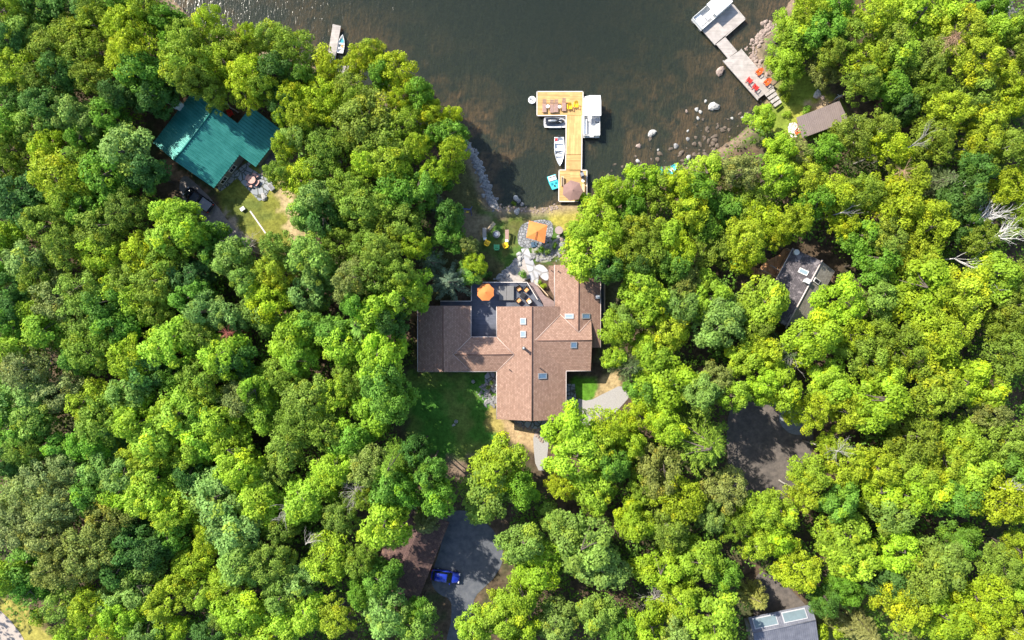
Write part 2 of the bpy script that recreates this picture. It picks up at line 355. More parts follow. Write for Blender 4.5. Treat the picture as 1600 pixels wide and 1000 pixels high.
# west lawn, lush
m = mask([(632,582),(778,580),(779,660),(772,712),(735,728),(690,722),(640,700)]); C = lerp(C, (.060,.165,.024), m)
C = lerp(C, (.17,.17,.05), m*np.clip((n1-.5)*3, 0, .5)); 
C = lerp(C, DRY, mask([(757,640),(776,628),(790,672),(760,672)])); C = lerp(C, (.38,.27,.15), mask([(785,655),(840,668),(838,705),(800,690)], .6, .8))
C = lerp(C, DIRT, mask([(700,715),(735,712),(730,750),(700,745)]))
# waterfront yard
m = mask([(712,245),(738,250),(762,318),(905,320),(918,335),(888,420),(860,415),(815,405),(780,445),(735,446),(690,420),(695,300)])
C = lerp(C, (.085,.082,.035), m); C = lerp(C, GR, m*np.clip((n1-.44)*5, 0, .75)*np.clip((X*10+800-735)/30, 0, 1))
C = lerp(C, (.19,.15,.10), mask([(715,328),(765,335),(772,352),(740,380),(715,372)])*.8)
C = lerp(C, (.085,.125,.02), mask([(790,330),(860,326),(868,345),(830,342),(800,352)])*.9)
C = lerp(C, (.10,.10,.03), mask([(790,350),(812,345),(808,400),(790,400)])*.8)
C = lerp(C, (.30,.26,.055), mask([(858,318),(915,316),(900,345),(880,362),(862,340)]))
C = lerp(C, (.35,.25,.14), mask([(872,395),(905,385),(900,412),(874,412)])*.9)
C = lerp(C, (.22,.15,.11), mask([(735,420),(760,424),(752,446),(736,446)])*.7)
# east patch and strip
C = lerp(C, (.085,.20,.020), mask([(895,592),(931,590),(940,602),(932,622),(910,630),(895,615)], .5, .8)); 
C = lerp(C, (.36,.27,.14), mask([(934,594),(962,580),(975,602),(945,616),(928,622)], .6, 1))
C = lerp(C, (.14,.13,.07), mask([(940,425),(972,425),(965,520),(940,560),(925,560)]))
# cottage yard, left
m = mask([(345,290),(380,250),(420,236),(450,262),(470,320),(482,392),(420,396),(372,372),(345,330)]); C = lerp(C, (.20,.205,.04), m)
C = lerp(C, (.09,.12,.03), m*np.clip((n1-.5)*5, 0, .8)); C = lerp(C, (.40,.31,.17), mask([(428,270),(448,285),(478,365),(468,395),(452,360),(432,300)]))
C = lerp(C, (.17,.15,.15), mask([(405,235),(432,232),(438,268),(420,275)])); C = lerp(C, (.33,.21,.14), mask([(262,250),(285,262),(325,300),(308,300),(280,282),(256,262)]))
C = lerp(C, (.30,.25,.2), mask([(340,335),(352,332),(385,372),(400,392),(380,398),(360,365)], .5, 1.2))
# right cottage yard
m = mask([(1196,150),(1236,100),(1275,120),(1300,150),(1330,180),(1300,215),(1225,215),(1205,190)]); C = lerp(C, (.15,.20,.03), m)
C = lerp(C, (.26,.26,.045), m*np.clip((n1-.5)*5, 0, .8)); C = lerp(C, (.36,.27,.17), mask([(1262,165),(1282,150),(1300,162),(1275,178)]))
# bottom-left verge, scrub
C = lerp(C, (.28,.25,.06), mask([(-40,930),(20,935),(75,985),(110,1020),(60,1060),(-40,1060)]))
C = lerp(C, (.16,.17,.05), mask([(1270,945),(1420,930),(1440,1010),(1280,1020)]))
C = C*(.72+.55*n4[..., None])*(.85+.3*n1[..., None])
# shore: sand and stones, lake bed
sh = np.clip(1-np.abs(D-.4)/1.6, 0, 1); C = lerp(C, (.30,.22,.16), sh*.8)
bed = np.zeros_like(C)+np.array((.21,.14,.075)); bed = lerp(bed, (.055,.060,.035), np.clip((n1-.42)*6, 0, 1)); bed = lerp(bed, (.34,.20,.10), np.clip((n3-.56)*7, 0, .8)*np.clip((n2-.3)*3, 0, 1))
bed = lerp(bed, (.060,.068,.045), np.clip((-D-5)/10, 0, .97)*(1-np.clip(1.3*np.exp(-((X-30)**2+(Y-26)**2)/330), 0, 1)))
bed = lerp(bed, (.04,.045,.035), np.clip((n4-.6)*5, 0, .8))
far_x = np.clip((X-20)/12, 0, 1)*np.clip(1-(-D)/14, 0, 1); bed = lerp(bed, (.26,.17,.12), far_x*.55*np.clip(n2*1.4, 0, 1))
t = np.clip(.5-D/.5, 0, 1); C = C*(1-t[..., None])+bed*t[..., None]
ny, nx = X.shape
V = np.stack([X, Y, Z], -1).reshape(-1, 3); idx = np.arange(nx*ny).reshape(ny, nx)
F = np.stack([idx[:-1, :-1], idx[:-1, 1:], idx[1:, 1:], idx[1:, :-1]], -1).reshape(-1, 4)
def npmesh(name, V, F, smooth=False):
    me = bpy.data.meshes.new(name); me.vertices.add(len(V)); me.vertices.foreach_set('co', V.astype(np.float32).ravel())
    k = F.shape[1]; me.loops.add(F.size); me.loops.foreach_set('vertex_index', F.astype(np.int32).ravel())
    me.polygons.add(len(F)); me.polygons.foreach_set('loop_start', np.arange(0, F.size, k, dtype=np.int32)); 
    me.polygons.foreach_set('use_smooth', np.full(len(F), smooth)); me.update(calc_edges=True); return me
me = npmesh('ground', V, F, True)
ca = me.color_attributes.new('gcol', 'FLOAT_COLOR', 'POINT')
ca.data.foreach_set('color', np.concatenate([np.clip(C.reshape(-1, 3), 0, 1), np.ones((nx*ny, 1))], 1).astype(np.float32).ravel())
g, n, l, b = new_mat('ground'); b.inputs['Roughness'].default_value = .95; b.inputs['Specular IOR Level'].default_value = .1
at = n.new('ShaderNodeVertexColor'); at.layer_name = 'gcol'; ge = n.new('ShaderNodeNewGeometry')
no = n.new('ShaderNodeTexNoise'); no.inputs['Scale'].default_value = 2.2; no.inputs['Detail'].default_value = 10; no.inputs['Roughness'].default_value = .75; l.new(ge.outputs['Position'], no.inputs['Vector'])
mr = n.new('ShaderNodeMapRange'); mr.inputs[1].default_value = .3; mr.inputs[2].default_value = .7; mr.inputs[3].default_value = .5; mr.inputs[4].default_value = 1.5; l.new(no.outputs['Fac'], mr.inputs[0])
mu = n.new('ShaderNodeMix'); mu.data_type = 'RGBA'; mu.blend_type = 'MULTIPLY'; mu.inputs['Factor'].default_value = 1; l.new(at.outputs['Color'], mu.inputs['A']); l.new(mr.outputs[0], mu.inputs['B'])
l.new(mu.outputs['Result'], b.inputs['Base Color'])
bp = n.new('ShaderNodeBump'); bp.inputs['Strength'].default_value = .8; bp.inputs['Distance'].default_value = .058; l.new(no.outputs['Fac'], bp.inputs['Height']); l.new(bp.outputs[0], b.inputs['Normal'])
me.materials.append(g); o = bpy.data.objects.new('ground', me); S.collection.objects.link(o); tag(o, kind='structure')
# lake: closed slab of tinted water
m, n, l, b = new_mat('lake_water'); n.remove(b); out = n['Material Output']
ge = n.new('ShaderNodeNewGeometry'); 
def wave(rot, sc, sx, sy, det):
    mp = n.new('ShaderNodeMapping'); mp.inputs['Rotation'].default_value = (0, 0, R(rot)); mp.inputs['Scale'].default_value = (sx, sy, 1); l.new(ge.outputs['Position'], mp.inputs[0])
    no = n.new('ShaderNodeTexNoise'); no.inputs['Scale'].default_value = sc; no.inputs['Detail'].default_value = det; no.inputs['Distortion'].default_value = .6; l.new(mp.outputs[0], no.inputs['Vector']); return no
wa = wave(28, 1.9, 1.9, .6, 5); wb = wave(-20, .6, 1.5, .7, 3)
ad = n.new('ShaderNodeMath'); ad.operation = 'MULTIPLY_ADD'; ad.inputs[1].default_value = 1.6; l.new(wb.outputs['Fac'], ad.inputs[0]); l.new(wa.outputs['Fac'], ad.inputs[2])
bp = n.new('ShaderNodeBump'); bp.inputs['Strength'].default_value = .6; bp.inputs['Distance'].default_value = .058; l.new(ad.outputs[0], bp.inputs['Height'])
tr = n.new('ShaderNodeBsdfTransparent'); tr.inputs[0].default_value = (.93,.90,.84,1)
df = n.new('ShaderNodeBsdfDiffuse'); df.inputs[0].default_value = (.050,.068,.056,1); l.new(bp.outputs[0], df.inputs['Normal'])
m1 = n.new('ShaderNodeMixShader'); m1.inputs[0].default_value = .28; l.new(tr.outputs[0], m1.inputs[1]); l.new(df.outputs[0], m1.inputs[2])
gl = n.new('ShaderNodeBsdfGlossy'); gl.inputs['Roughness'].default_value = .15; l.new(bp.outputs[0], gl.inputs['Normal'])
fr = n.new('ShaderNodeFresnel'); fr.inputs[0].default_value = 1.33; l.new(bp.outputs[0], fr.inputs['Normal'])
fm = n.new('ShaderNodeMath'); fm.operation = 'MULTIPLY'; fm.inputs[1].default_value = .85; l.new(fr.outputs[0], fm.inputs[0]); m2 = n.new('ShaderNodeMixShader'); l.new(fm.outputs[0], m2.inputs[0]); l.new(m1.outputs[0], m2.inputs[1]); l.new(gl.outputs[0], m2.inputs[2])
l.new(m2.outputs[0], out.inputs[0])
va = n.new('ShaderNodeVolumeAbsorption'); va.inputs['Color'].default_value = (.48,.46,.24,1); va.inputs['Density'].default_value = .55; l.new(va.outputs[0], out.inputs['Volume'])
mb = MB(); mb.prism([(-880,-60),(880,-60),(880,880),(-880,880)], -30, 0); lake = mb.build('lake', m); tag(lake, kind='structure')
# ------------------------------------------------------------------ paths, patios, drives
drape('driveway', smoothpoly(poly_px([(672,905),(690,850),(700,795),(745,800),(785,845),(786,885),(760,915),(738,935),(728,1030),(690,1030),(712,940),(680,925)]), 2, .05), M['asphalt'])
drape('gravel_clearing', smoothpoly(poly_px([(1135,640),(1165,625),(1240,632),(1275,670),(1262,740),(1200,800),(1150,790),(1136,720)]), 2, .1), M['darkgravel'])
drape('gravel_patch', smoothpoly(poly_px([(1216,642),(1246,636),(1268,660),(1262,676),(1240,682),(1218,664)]), 2, .05), mat('pale_gravel_pile', (.15,.16,.18), .95, .3, 3, .5, c2=(.26,.27,.29)), .045)
drape('driveway', smoothpoly(poly_px([(1180,890),(1215,900),(1275,960),(1260,1000),(1180,1000),(1175,940)]), 2, .1), M['darkgravel'])
drape('driveway', smoothpoly(poly_px([(283,268),(312,290),(345,330),(398,392),(352,398),(318,345),(280,310)]), 2, .08), mat('packed_gravel', (.17,.15,.145), .95, .3, 3, .5, c2=(.30,.26,.24)))
drape('gravel_drive', smoothpoly(poly_px([(900,622),(920,627),(945,614),(972,600),(990,615),(955,650),(935,668),(898,660)]), 1, .06), M['gravel'], .035)
drape('path', poly_px([(884.5,600),(898,600),(900,622),(900,655),(884.5,655)]), M['slate'], .05)
drape('path', smoothpoly(poly_px([(838,668),(858,660),(858,690),(852,735),(838,735),(832,690)]), 1, .05), M['gravel'], .04)
drape('path', smoothpoly(poly_px([(800,655),(882,650),(862,672),(812,668)]), 1, .03), M['slate'], .05)
drape('path', smoothpoly(poly_px([(757,582),(777,582),(777,612),(772,616),(758,600)]), 1, .03), M['slate'], .04)
drape('road', smoothpoly(poly_px([(-150,915),(-30,925),(-8,945),(22,975),(45,1010),(70,1100),(-150,1100)]), 2, .05), M['road'], .04)
drape('patio', smoothpoly(poly_px([(808,372),(812,352),(826,344),(858,340),(866,352),(862,374),(850,382),(828,388),(812,386)]), 2, .03), M['cobble'], .05)
drape('path', poly_px([(814,389),(825,387),(835,413),(842,432),(839,450),(832,449),(824,420)]), M['palestone'], .06)
drape('path', smoothpoly(poly_px([(834,416),(846,412),(858,424),(857,438),(850,438),(842,430)]), 1), M['palestone'], .075)
drape('garden_bed', smoothpoly(poly_px([(768,441),(790,422),(808,402),(816,396),(824,412),(831,441)]), 1, .03), mat('garden_gravel', (.30,.25,.22), .95, .3, 6, .5, c2=(.46,.42,.39)), .035)
drape('garden_bed', smoothpoly(poly_px([(828,384),(852,383),(880,366),(884,380),(868,402),(850,412),(836,406)]), 2, .06), mat('planting_soil', (.17,.17,.10), .95, .4, 6, .5, c2=(.33,.33,.27)), .035)
drape('patio', poly_px([(386,259.5),(428,286),(420,299),(413,311),(405,314),(371,279)]), M['slate'], .05)
drape('path', smoothpoly(poly_px([(338,292),(392,248),(398,252),(345,302)]), 1, .03), stones('stepping_stones', (.30,.30,.28), (.40,.40,.38), (.05,.06,.03), 1.4), .04)
drape('patio', smoothpoly(poly_px([(1232,192),(1247,190),(1252,212),(1234,216)]), 1, .03), stones('white_stones', (.62,.58,.55), (.75,.72,.7), (.3,.26,.2), 2), .04)
def stuff_rocks(name, n, fn, m, label, rmin, rmax, seed):
    rd = random.Random(seed); b = MB(); i = 0
    while i < n:
        px, py = fn(rd); x, y, z = GW(px, py); r = rmin+(rmax-rmin)*rd.random()**2
        b.rock((x, y, max(z, -.25)+r*.2), r, seed*1000+i, .55, rd.uniform(.9, 1.7), rd.uniform(0, 3)); i += 1
    return tag(b.build(name, m), label, 'rocks', kind='stuff')
def along(pts, wd):
    L = [math.dist(pts[i], pts[i+1]) for i in range(len(pts)-1)]; T = sum(L)
    def f(rd):
        t = rd.random()*T; i = 0
        while t > L[i]: t -= L[i]; i += 1
        k = t/L[i]; a, b = pts[i], pts[i+1]; nx, ny = (b[1]-a[1])/L[i], -(b[0]-a[0])/L[i]; o = rd.gauss(0, wd)
        return a[0]+(b[0]-a[0])*k+nx*o, a[1]+(b[1]-a[1])*k+ny*o
    return f
stuff_rocks('shore_rocks', 420, along([(724,218),(738,240),(752,268),(760,292),(766,312),(775,325)], 3.0), M['rock'], 'grey riprap rocks lining the shore beside the shaded lawn', .10, .36, 3)
stuff_rocks('shore_rocks', 120, along([(776,324),(800,324),(840,328),(872,322)], 2.2), M['rockred'], 'small pinkish stones along the little beach', .06, .16, 4)
stuff_rocks('shore_rocks', 230, along([(1212,30),(1186,60),(1178,82),(1184,100),(1200,120)], 5), M['rockred'], 'pinkish rocks on the shore beside the right dock', .10, .34, 5)
stuff_rocks('shore_rocks', 170, along([(935,300),(1000,262),(1060,240),(1110,215),(1160,175),(1190,140)], 17), mat('wet_stone', (.07,.055,.042), .8, .4, 2, .4, c2=(.17,.13,.10)), 'brown stones scattered over the shallow lake bed', .10, .42, 6)
stuff_rocks('shore_rocks', 150, along([(1540,-20),(1570,15),(1620,40)], 12), mat('dark_rock', (.08,.075,.07), .9, .4, 2, .5, c2=(.2,.19,.18)), 'grey rocks on the shore in the upper right corner', .15, .6, 7)
stuff_rocks('garden_stones', 90, along([(772,438),(800,415),(818,398)], 2.2), M['rock'], 'stones edging the gravel bed beside the deck', .08, .24, 8)
stuff_rocks('garden_stones', 150, along([(835,392),(850,402),(870,390),(880,374)], 7), M['rock'], 'grey stones among plants below the square umbrella', .10, .3, 9)
stuff_rocks('garden_stones', 40, along([(804,664),(840,672),(846,690)], 2), M['rockred'], 'pale stones edging the bed below the south gable', .1, .3, 10)
stuff_rocks('garden_stones', 110, along([(756,600),(762,622),(774,630)], 5), M['rock'], 'pale stones in the corner between west lawn and house', .08, .28, 11)
# boulders: each its own
def boulder(px, py, r, m, label, z=None, sx=1.15, seed=None, flat=.65):
    x, y, g0 = GW(px, py); b = MB(); b.rock((0,0,0), r*.8, seed or int(px*7+py), flat, sx, 0)
    o = b.build('boulder', m); o.location = (x, y, (max(g0, -.1) if z is None else z)+r*.15); o.rotation_euler = (0, 0, (px*13 % 6)); return tag(o, label, 'boulder')
for px, py, r, m, lb in [
 (1119,163,.95,'rockpale','largest pale grey boulder standing in the shallows left of the right dock'),
 (1129,107,.85,'rockred','round brown boulder touching the water side of the right dock'),
 (1021,205,.75,'rockpale','pale split boulder in the water right of the white pontoon boat'),
 (1059,225,.5,'rock','dark squarish boulder in the shallows left of the overhanging trees'),
 (1078,214,.38,'rock','small grey boulder just right of the dark squarish one'),
 (1000,225,.5,'rockred','reddish boulder below the pale split boulder'),
 (999,249,.4,'rockpale','small pale boulder nearest the trees at the beach edge'),
 (1092,167,.38,'rockpale','small pale boulder left of the largest pale boulder'),
 (1098,171,.34,'rockpale','pale stone touching the lower left of the largest boulder group'),
 (1106,154,.3,'rockpale','small white stone above left of the largest pale boulder'),
 (1076,170,.3,'rockred','thin upright stone in shallows farther left of the boulder group'),
 (1078,201,.26,'rockpale','tiny white stone above the small grey boulder'),
 (1031,231,.25,'rockpale','tiny cream stone between the reddish and dark boulders'),
 (1079,243,.45,'rockpale','pale boulder half under the lime shrubs of the beach'),
 (1094,181,.32,'rockpale','flat pale stone below the boulder pair in the shallows'),
 (1148,181,.28,'rockpale','slim pale stone right of the weedy patch near the dock'),
 (1164,180,.24,'rockpale','small white stone closest to the right dock trees'),
 (806.5,308,.55,'rockpale','white boulder in shallow water at the little beach'),
 (811,312,.4,'rock','grey boulder touching the white beach boulder'),
 (816,317,.38,'rock','dark grey boulder lowest of the three at the little beach'),
 (808,328.5,.6,'rockpale','white boulder on the grass above the fire pit chairs'),
 (811,397,.45,'rockpale','pale boulder topmost beside the pale stone path'),
 (812,404,.5,'rockpale','pale boulder middle of three beside the pale stone path'),
 (812,413,.42,'rockpale','pale boulder lowest of three beside the pale stone path'),
 (801,424,.6,'rock','dark slate boulder in the gravel bed beside the deck'),
 (793,430,.4,'rock','grey boulder left of the dark slate one in the bed'),
 (788,433,.34,'rock','leftmost grey boulder in the triangular gravel bed'),
 (878,374,.5,'rockred','reddish boulder below the round stone table'),
 (860,376,.4,'rock','grey boulder right of the square orange umbrella'),
 (413,308,.65,'rockpale','pale boulder at the lower tip of the cottage patio'),
 (410,272,.35,'rockred','tan boulder on the upper edge of the cottage patio'),
 (1277,148,.75,'rockpale','big white boulder above the brown metal roof'),
 (1285,153,.45,'rockred','pinkish boulder beside the big white one above brown roof'),
 (1580,5,.9,'rockpale','pale boulder on the shore in the upper right corner')]:
    boulder(px, py, r, M[m], lb)
# ------------------------------------------------------------------ buildings
PI = .35                                            # roof pitch
def gable(b, x0, x1, y0, y1, ze, axis, t=.16, pitch=PI, e=0):
    """gable roof shell over a rectangle (local metres); ridge along axis"""
    if axis == 'y':
        xm = (x0+x1)/2; h = (x1-x0)/2*pitch
        prof = [(x0, ze), (xm, ze+h), (x1, ze), (x1, ze-t), (xm, ze+h-t), (x0, ze-t)]
        V = [(p[0], y, p[1]) for y in (y0, y1) for p in prof]
    else:
        ym = (y0+y1)/2; h = (y1-y0)/2*pitch
        prof = [(y0, ze), (ym, ze+h), (y1, ze), (y1, ze-t), (ym, ze+h-t), (y0, ze-t)]
        V = [(x, p[0], p[1]) for x in (x0, x1) for p in prof]
    F = [(0,1,7,6),(1,2,8,7),(2,3,9,8),(3,4,10,9),(4,5,11,10),(5,0,6,11),(0,5,4,1),(1,4,3,2),(6,7,10,11),(7,8,9,10)]
    b.add(V, F); return ze+h
ZH = 1.2; ZE = 4.2                                  # ground and eave height of the house
def hx(px, z=ZE): return (px-800)/10*(H-z)/H
def hy(py, z=ZE): return (500-py)/10*(H-z)/H
house = thing('house', 'large brown shingled lake house with several gables and skylights', 'house', (0, 0, 0))
bl = [('y',653,735.5,478,580,0),('x',694,829,527,580,.012),('y',776.5,884,479,655,.02),('x',829,923,483.5,579,.03),('y',867,938,414,543,.015)]
rb = MB(); wb_ = MB()
for ax, a, c, d, e, dz in bl:
    x0, x1, y0, y1 = hx(a), hx(c), hy(e), hy(d)
    if ax == 'x' and a == 694: x0, x1 = hx(700), hx(822)
    if ax == 'x' and a == 829: x0 = hx(834)
    if a == 867: y0 = hy(543)
    gable(rb, x0, x1, y0, y1, ZE+dz, ax)
    i = .45
    if ax == 'y':
        xm = (x0+x1)/2; h = (x1-x0)/2*PI
        pr = [(x0+i, ZH-.3), (x1-i, ZH-.3), (x1-i, ZE-.2), (xm, ZE+h-.38), (x0+i, ZE-.2)]
        wb_.add([(p[0], y, p[1]) for y in (y0+i, y1-i) for p in pr], [(0,1,2,3,4),(9,8,7,6,5)]+[(k, (k+1)%5, (k+1)%5+5, k+5) for k in range(5)])
    else:
        ym = (y0+y1)/2; h = (y1-y0)/2*PI
        pr = [(y0+i, ZH-.3), (y1-i, ZH-.3), (y1-i, ZE-.2), (ym, ZE+h-.38), (y0+i, ZE-.2)]
        wb_.add([(x, p[0], p[1]) for x in (x0+i+.01, x1-i-.01) for p in pr], [(0,1,2,3,4),(9,8,7,6,5)]+[(k, (k+1)%5, (k+1)%5+5, k+5) for k in range(5)])
roof = rb.build('roof', M['roof'], house); wb_.build('wall', M['wall'], house)
lb = MB(); lb.prism([(hx(857.5), hy(414.5)), (hx(866.5), hy(414.5)), (hx(866.5), hy(464)), (hx(857.5), hy(446))], ZE-.75, ZE-.6); lb.build('porch_roof', M['roof'], house)
# gutters along the eaves and pale valley flashings
def gl_(p, q, r=.055):
    gut = MB(); gut.tube((hx(p[0]), hy(p[1]), ZE-.02), (hx(q[0]), hy(q[1]), ZE-.02), r, r, 6); gut.build('gutter', M['gutter'], house)
for p, q in [((652.4,580.7),(776,580.7)),((652.4,478),(652.4,580.7)),((776,580.7),(776,655)),((884.6,579.6),(884.6,655)),((884.6,579.6),(923,579.6)),((938.6,414),(938.6,543)),((866.4,414),(866.4,478)),((736,478),(736,527)),((736,526.4),(776,526.4)),((776,479),(776,527))]: gl_(p, q)
def val(p, q, zp, zq, r=.05): fl = MB(); fl.tube((hx(p[0]), hy(p[1]), zp), (hx(q[0]), hy(q[1]), zq), r, r, 6); fl.build('flashing', M['flash'], house)
k = PI/10
val((735.5,527),(709,553.5), ZE+.03, ZE+26.5*k+.03); val((735.5,580),(709,553.5), ZE+.02, ZE+26.5*k+.03, .03)
val((776.5,527),(803,553.5), ZE+.03, ZE+26.5*k+.05); val((776.5,580),(803,553.5), ZE+.03, ZE+26.5*k+.05)
val((875,492),(836,531), ZE+.37, ZE+47.5*k*1.0, .05); val((875,491),(903,519), ZE+.34, ZE+35.5*k+.02); val((903,519),(923,499), ZE+35.5*k+.02, ZE+.62)
rc = MB()
def cap(p, q, z): rc.tube((hx(p[0]), hy(p[1]), z), (hx(q[0]), hy(q[1]), z), .07, .07, 6)
cap((830.25,479),(830.25,655), ZE+53.75*k+.02); cap((694.2,478),(694.2,580), ZE+41.2*k); cap((712,553.5),(803,553.5), ZE+26.5*k+.01); cap((838,531.2),(923,531.2), ZE+47.7*k+.03); cap((902.5,414),(902.5,517), ZE+35.5*k+.015)
rc.build('ridge_cap', mat('ridge_shingle', (.20,.115,.09), .9, .15, 4), house)
def roofz(px, py):
    z = ZE
    for ax, a, c, d, e, dz in bl:
        if a <= px <= c and d <= py <= e:
            z = max(z, ZE+(min(px-a, c-px) if ax == 'y' else min(py-d, e-py))*k)
    return z
def skylight(px, py, w_, h_, m, par, slope, zf=roofz, rz=0, fr='steel'):
    z = zf(px, py)
    b = MB(); dx = slope[0]; dy = slope[1]
    m3 = Matrix.Rotation(rz, 3, 'Z') @ Matrix.Rotation(dy, 3, 'X') @ Matrix.Rotation(dx, 3, 'Y')
    def bx(c, d, B):
        P = [(sx*d[0]/2, sy*d[1]/2, sz*d[2]/2) for sz in (-1,1) for sx, sy in ((-1,-1),(1,-1),(1,1),(-1,1))]
        B.add([m3 @ (Vector(p)+Vector(c))+Vector((hx(px, z), hy(py, z), z+.06)) for p in P], [(3,2,1,0),(4,5,6,7),(0,1,5,4),(1,2,6,5),(2,3,7,6),(3,0,4,7)])
    t = .13
    for c, d in (((0, h_/2-t/2, 0), (w_, t, .22)), ((0, -h_/2+t/2, 0), (w_, t, .22)), ((w_/2-t/2, 0, 0), (t, h_-2*t, .215)), ((-w_/2+t/2, 0, 0), (t, h_-2*t, .215))): bx(c, d, b)
    f = b.build('skylight', M[fr], par); g_ = MB(); bx((0, 0, .02), (w_-2*t, h_-2*t, .10), g_); g_.build('pane', m, f)
at_ = math.atan(PI)
skylight(889.5,494,1.35,.72,M['glasslight'],house,(-at_,0)); skylight(915.5,494,1.3,.78,M['glass'],house,(at_,0))
skylight(896.5,539,.95,.95,M['glass'],house,(0,at_)); skylight(817.5,502,.9,.95,M['glasslight'],house,(-at_,0)); skylight(817.5,522,.85,.95,M['glasslight'],house,(-at_,0))
skylight(847.5,587.5,1.35,.85,M['glass'],house,(at_,0))
b = MB(); zc = roofz(818,543); x, y = hx(818), hy(543); b.tube((x,y,zc-.3),(x,y,zc+1.35),.2,.2,10); b.tube((x,y,zc+1.45),(x,y,zc+1.6),.3,.08,10); b.tube((x,y,zc+1.3),(x,y,zc+1.5),.12,.12,8); b.build('chimney', M['steel'], house)
for px, py in ((843,574),(796,577),(858,419),(872,424)):
    b = MB(); zc = roofz(px,py); x, y = hx(px), hy(py); b.tube((x,y,zc-.2),(x,y,zc+.6),.07,.07,8); b.build('vent_pipe', M['dark'], house)
b = MB(); zc = roofz(933,464); b.box((hx(933.5),hy(464),zc+.2),(.6,.5,.5)); b.tube((hx(933.5),hy(464),zc+.45),(hx(933.5),hy(464),zc+.75),.22,.14,10); b.build('vent_cap', M['white'], house)
def window(par, c, d, axis):
    b = MB(); w_, h_ = d; t = .09
    fr = [((0, h_/2),(w_+2*t, t)),((0,-h_/2),(w_+2*t, t)),((-w_/2,0),(t,h_-t)),((w_/2,0),(t,h_-t)),((0,0),(t*.6,h_-t))]
    for (u, v), (a, e) in fr:
        b.box((c[0]+(u if axis=='x' else 0), c[1]+(u if axis=='y' else 0), c[2]+v), ((a, .12, e) if axis=='x' else (.12, a, e)))
    f = b.build('window', M['white'], par); g_ = MB(); g_.box(c, (w_, .04, h_) if axis=='x' else (.04, w_, h_)); g_.build('pane', M['carglass'], f)
for px in (800,822,845,866): window(house, (hx(px), hy(655)+.42, ZH+1.6), (1.5, 1.5), 'x')
for px in (667,690): window(house, (hx(px), hy(580)+.42, ZH+1.7), (1.3, 1.1), 'x')
for px in (885,918): window(house, (hx(px), hy(414)-.42, ZH+1.8), (2.0, 1.7), 'x')
for py in (600,628): window(house, (hx(884)-.42, hy(py), ZH+1.7), (1.2, 1.1), 'y')
for py in (430,460): window(house, (hx(938)-.42, hy(py), ZH+2.1), (1.4, 1.1), 'y')
b = MB(); b.box((hx(791), hy(479)-.43, ZH+1.55), (1.0,.08,2.1)); d_ = b.build('door', M['glass'], house); b = MB(); b.box((hx(791)+.4, hy(479)-.36, ZH+1.5), (.05,.08,.2)); b.build('handle', M['steel'], d_)
# deck around the inner court
DZ = 1.95
deck = thing('deck', 'charcoal blue composite deck wrapped between the wings of the house', 'deck', (0, 0, 0))
b = MB(); P2 = lambda l_: [W(a, c, DZ) for a, c in l_]
b.prism(P2([(736,441),(824,441),(832,455),(845,470),(850,481),(776,481),(776,529),(735,529),(735,480),(688,480),(688,470.5),(736,470.5)]), DZ-.15, DZ); b.build('floor', M['deck'], deck)
b = MB(); b.prism(P2([(824.5,442),(833,441),(840,447),(851,462),(866,471),(867,481),(851,481),(845.7,469.8),(832.6,455)]), DZ-.35, DZ-.02); b.build('landing', planks('brown_landing', (.26,.19,.18), .15, 'x', .8, .15, .5), deck)
for px, py in ((740,444),(780,444),(820,444),(740,468),(700,474),(776,455),(760,500)): x, y = W(px, py, 1.2); b = MB(); b.tube((x,y,1.0),(x,y,DZ-.15),.09); b.build('post', M['wood'], deck)
def rail(par, pts, z, h, m, mp, name='railing', gap=1.6, th=.10):
    b = MB(); q = MB()
    for i in range(len(pts)-1):
        p = Vector((*W(*pts[i], z+h), 0)); e = Vector((*W(*pts[i+1], z+h), 0)); d = e-p; L = d.length; a = math.atan2(d.y, d.x); c = (p+e)/2
        b.box((c.x, c.y, z+h), (L, th, .05), a); b.box((c.x, c.y, z+.12), (L, .05, .05), a)
        n_ = max(1, int(L/gap))
        for j in range(n_+1):
            s = p+d*j/n_; q.box((s.x, s.y, z+h/2-.01), (.09, .09, h-.04), a)
        for j in range(int(L/.18)):
            s = p+d*(j+.5)/int(L/.18); q.box((s.x, s.y, z+h/2), (.025, .025, h-.1), a)
    r = b.build(name, m, par); q.build('balusters', mp, r); return r
rail(deck, [(736.5,470.5),(736.5,441),(823.5,441)], DZ, .95, M['trim'], M['dark'])
rail(deck, [(688,470.5),(736,470.5)], DZ, .95, M['trim'], M['dark']); rail(deck, [(823.5,441),(840,468)], DZ, .95, M['trim'], M['dark'])
rail(deck, [(834,438),(856.5,462)], DZ-.3, .9, M['tan'], M['dark'])
balc = thing('balcony', 'narrow dark balcony with tan rail along the east side of the house', 'balcony', (0,0,0))
b = MB(); b.prism(P2([(938,428),(945,428),(945,507),(938,507)]), DZ+.2, DZ+.35); b.build('floor', M['deck'], balc); 
rail(balc, [(945,428),(945,507)], DZ+.35, .95, M['tan'], M['dark'])
for py in (430,455,480,505): x, y = W(943, py, 1.2); b = MB(); b.tube((x,y,1.0),(x,y,DZ+.2),.09); b.build('post', M['wood'], balc)
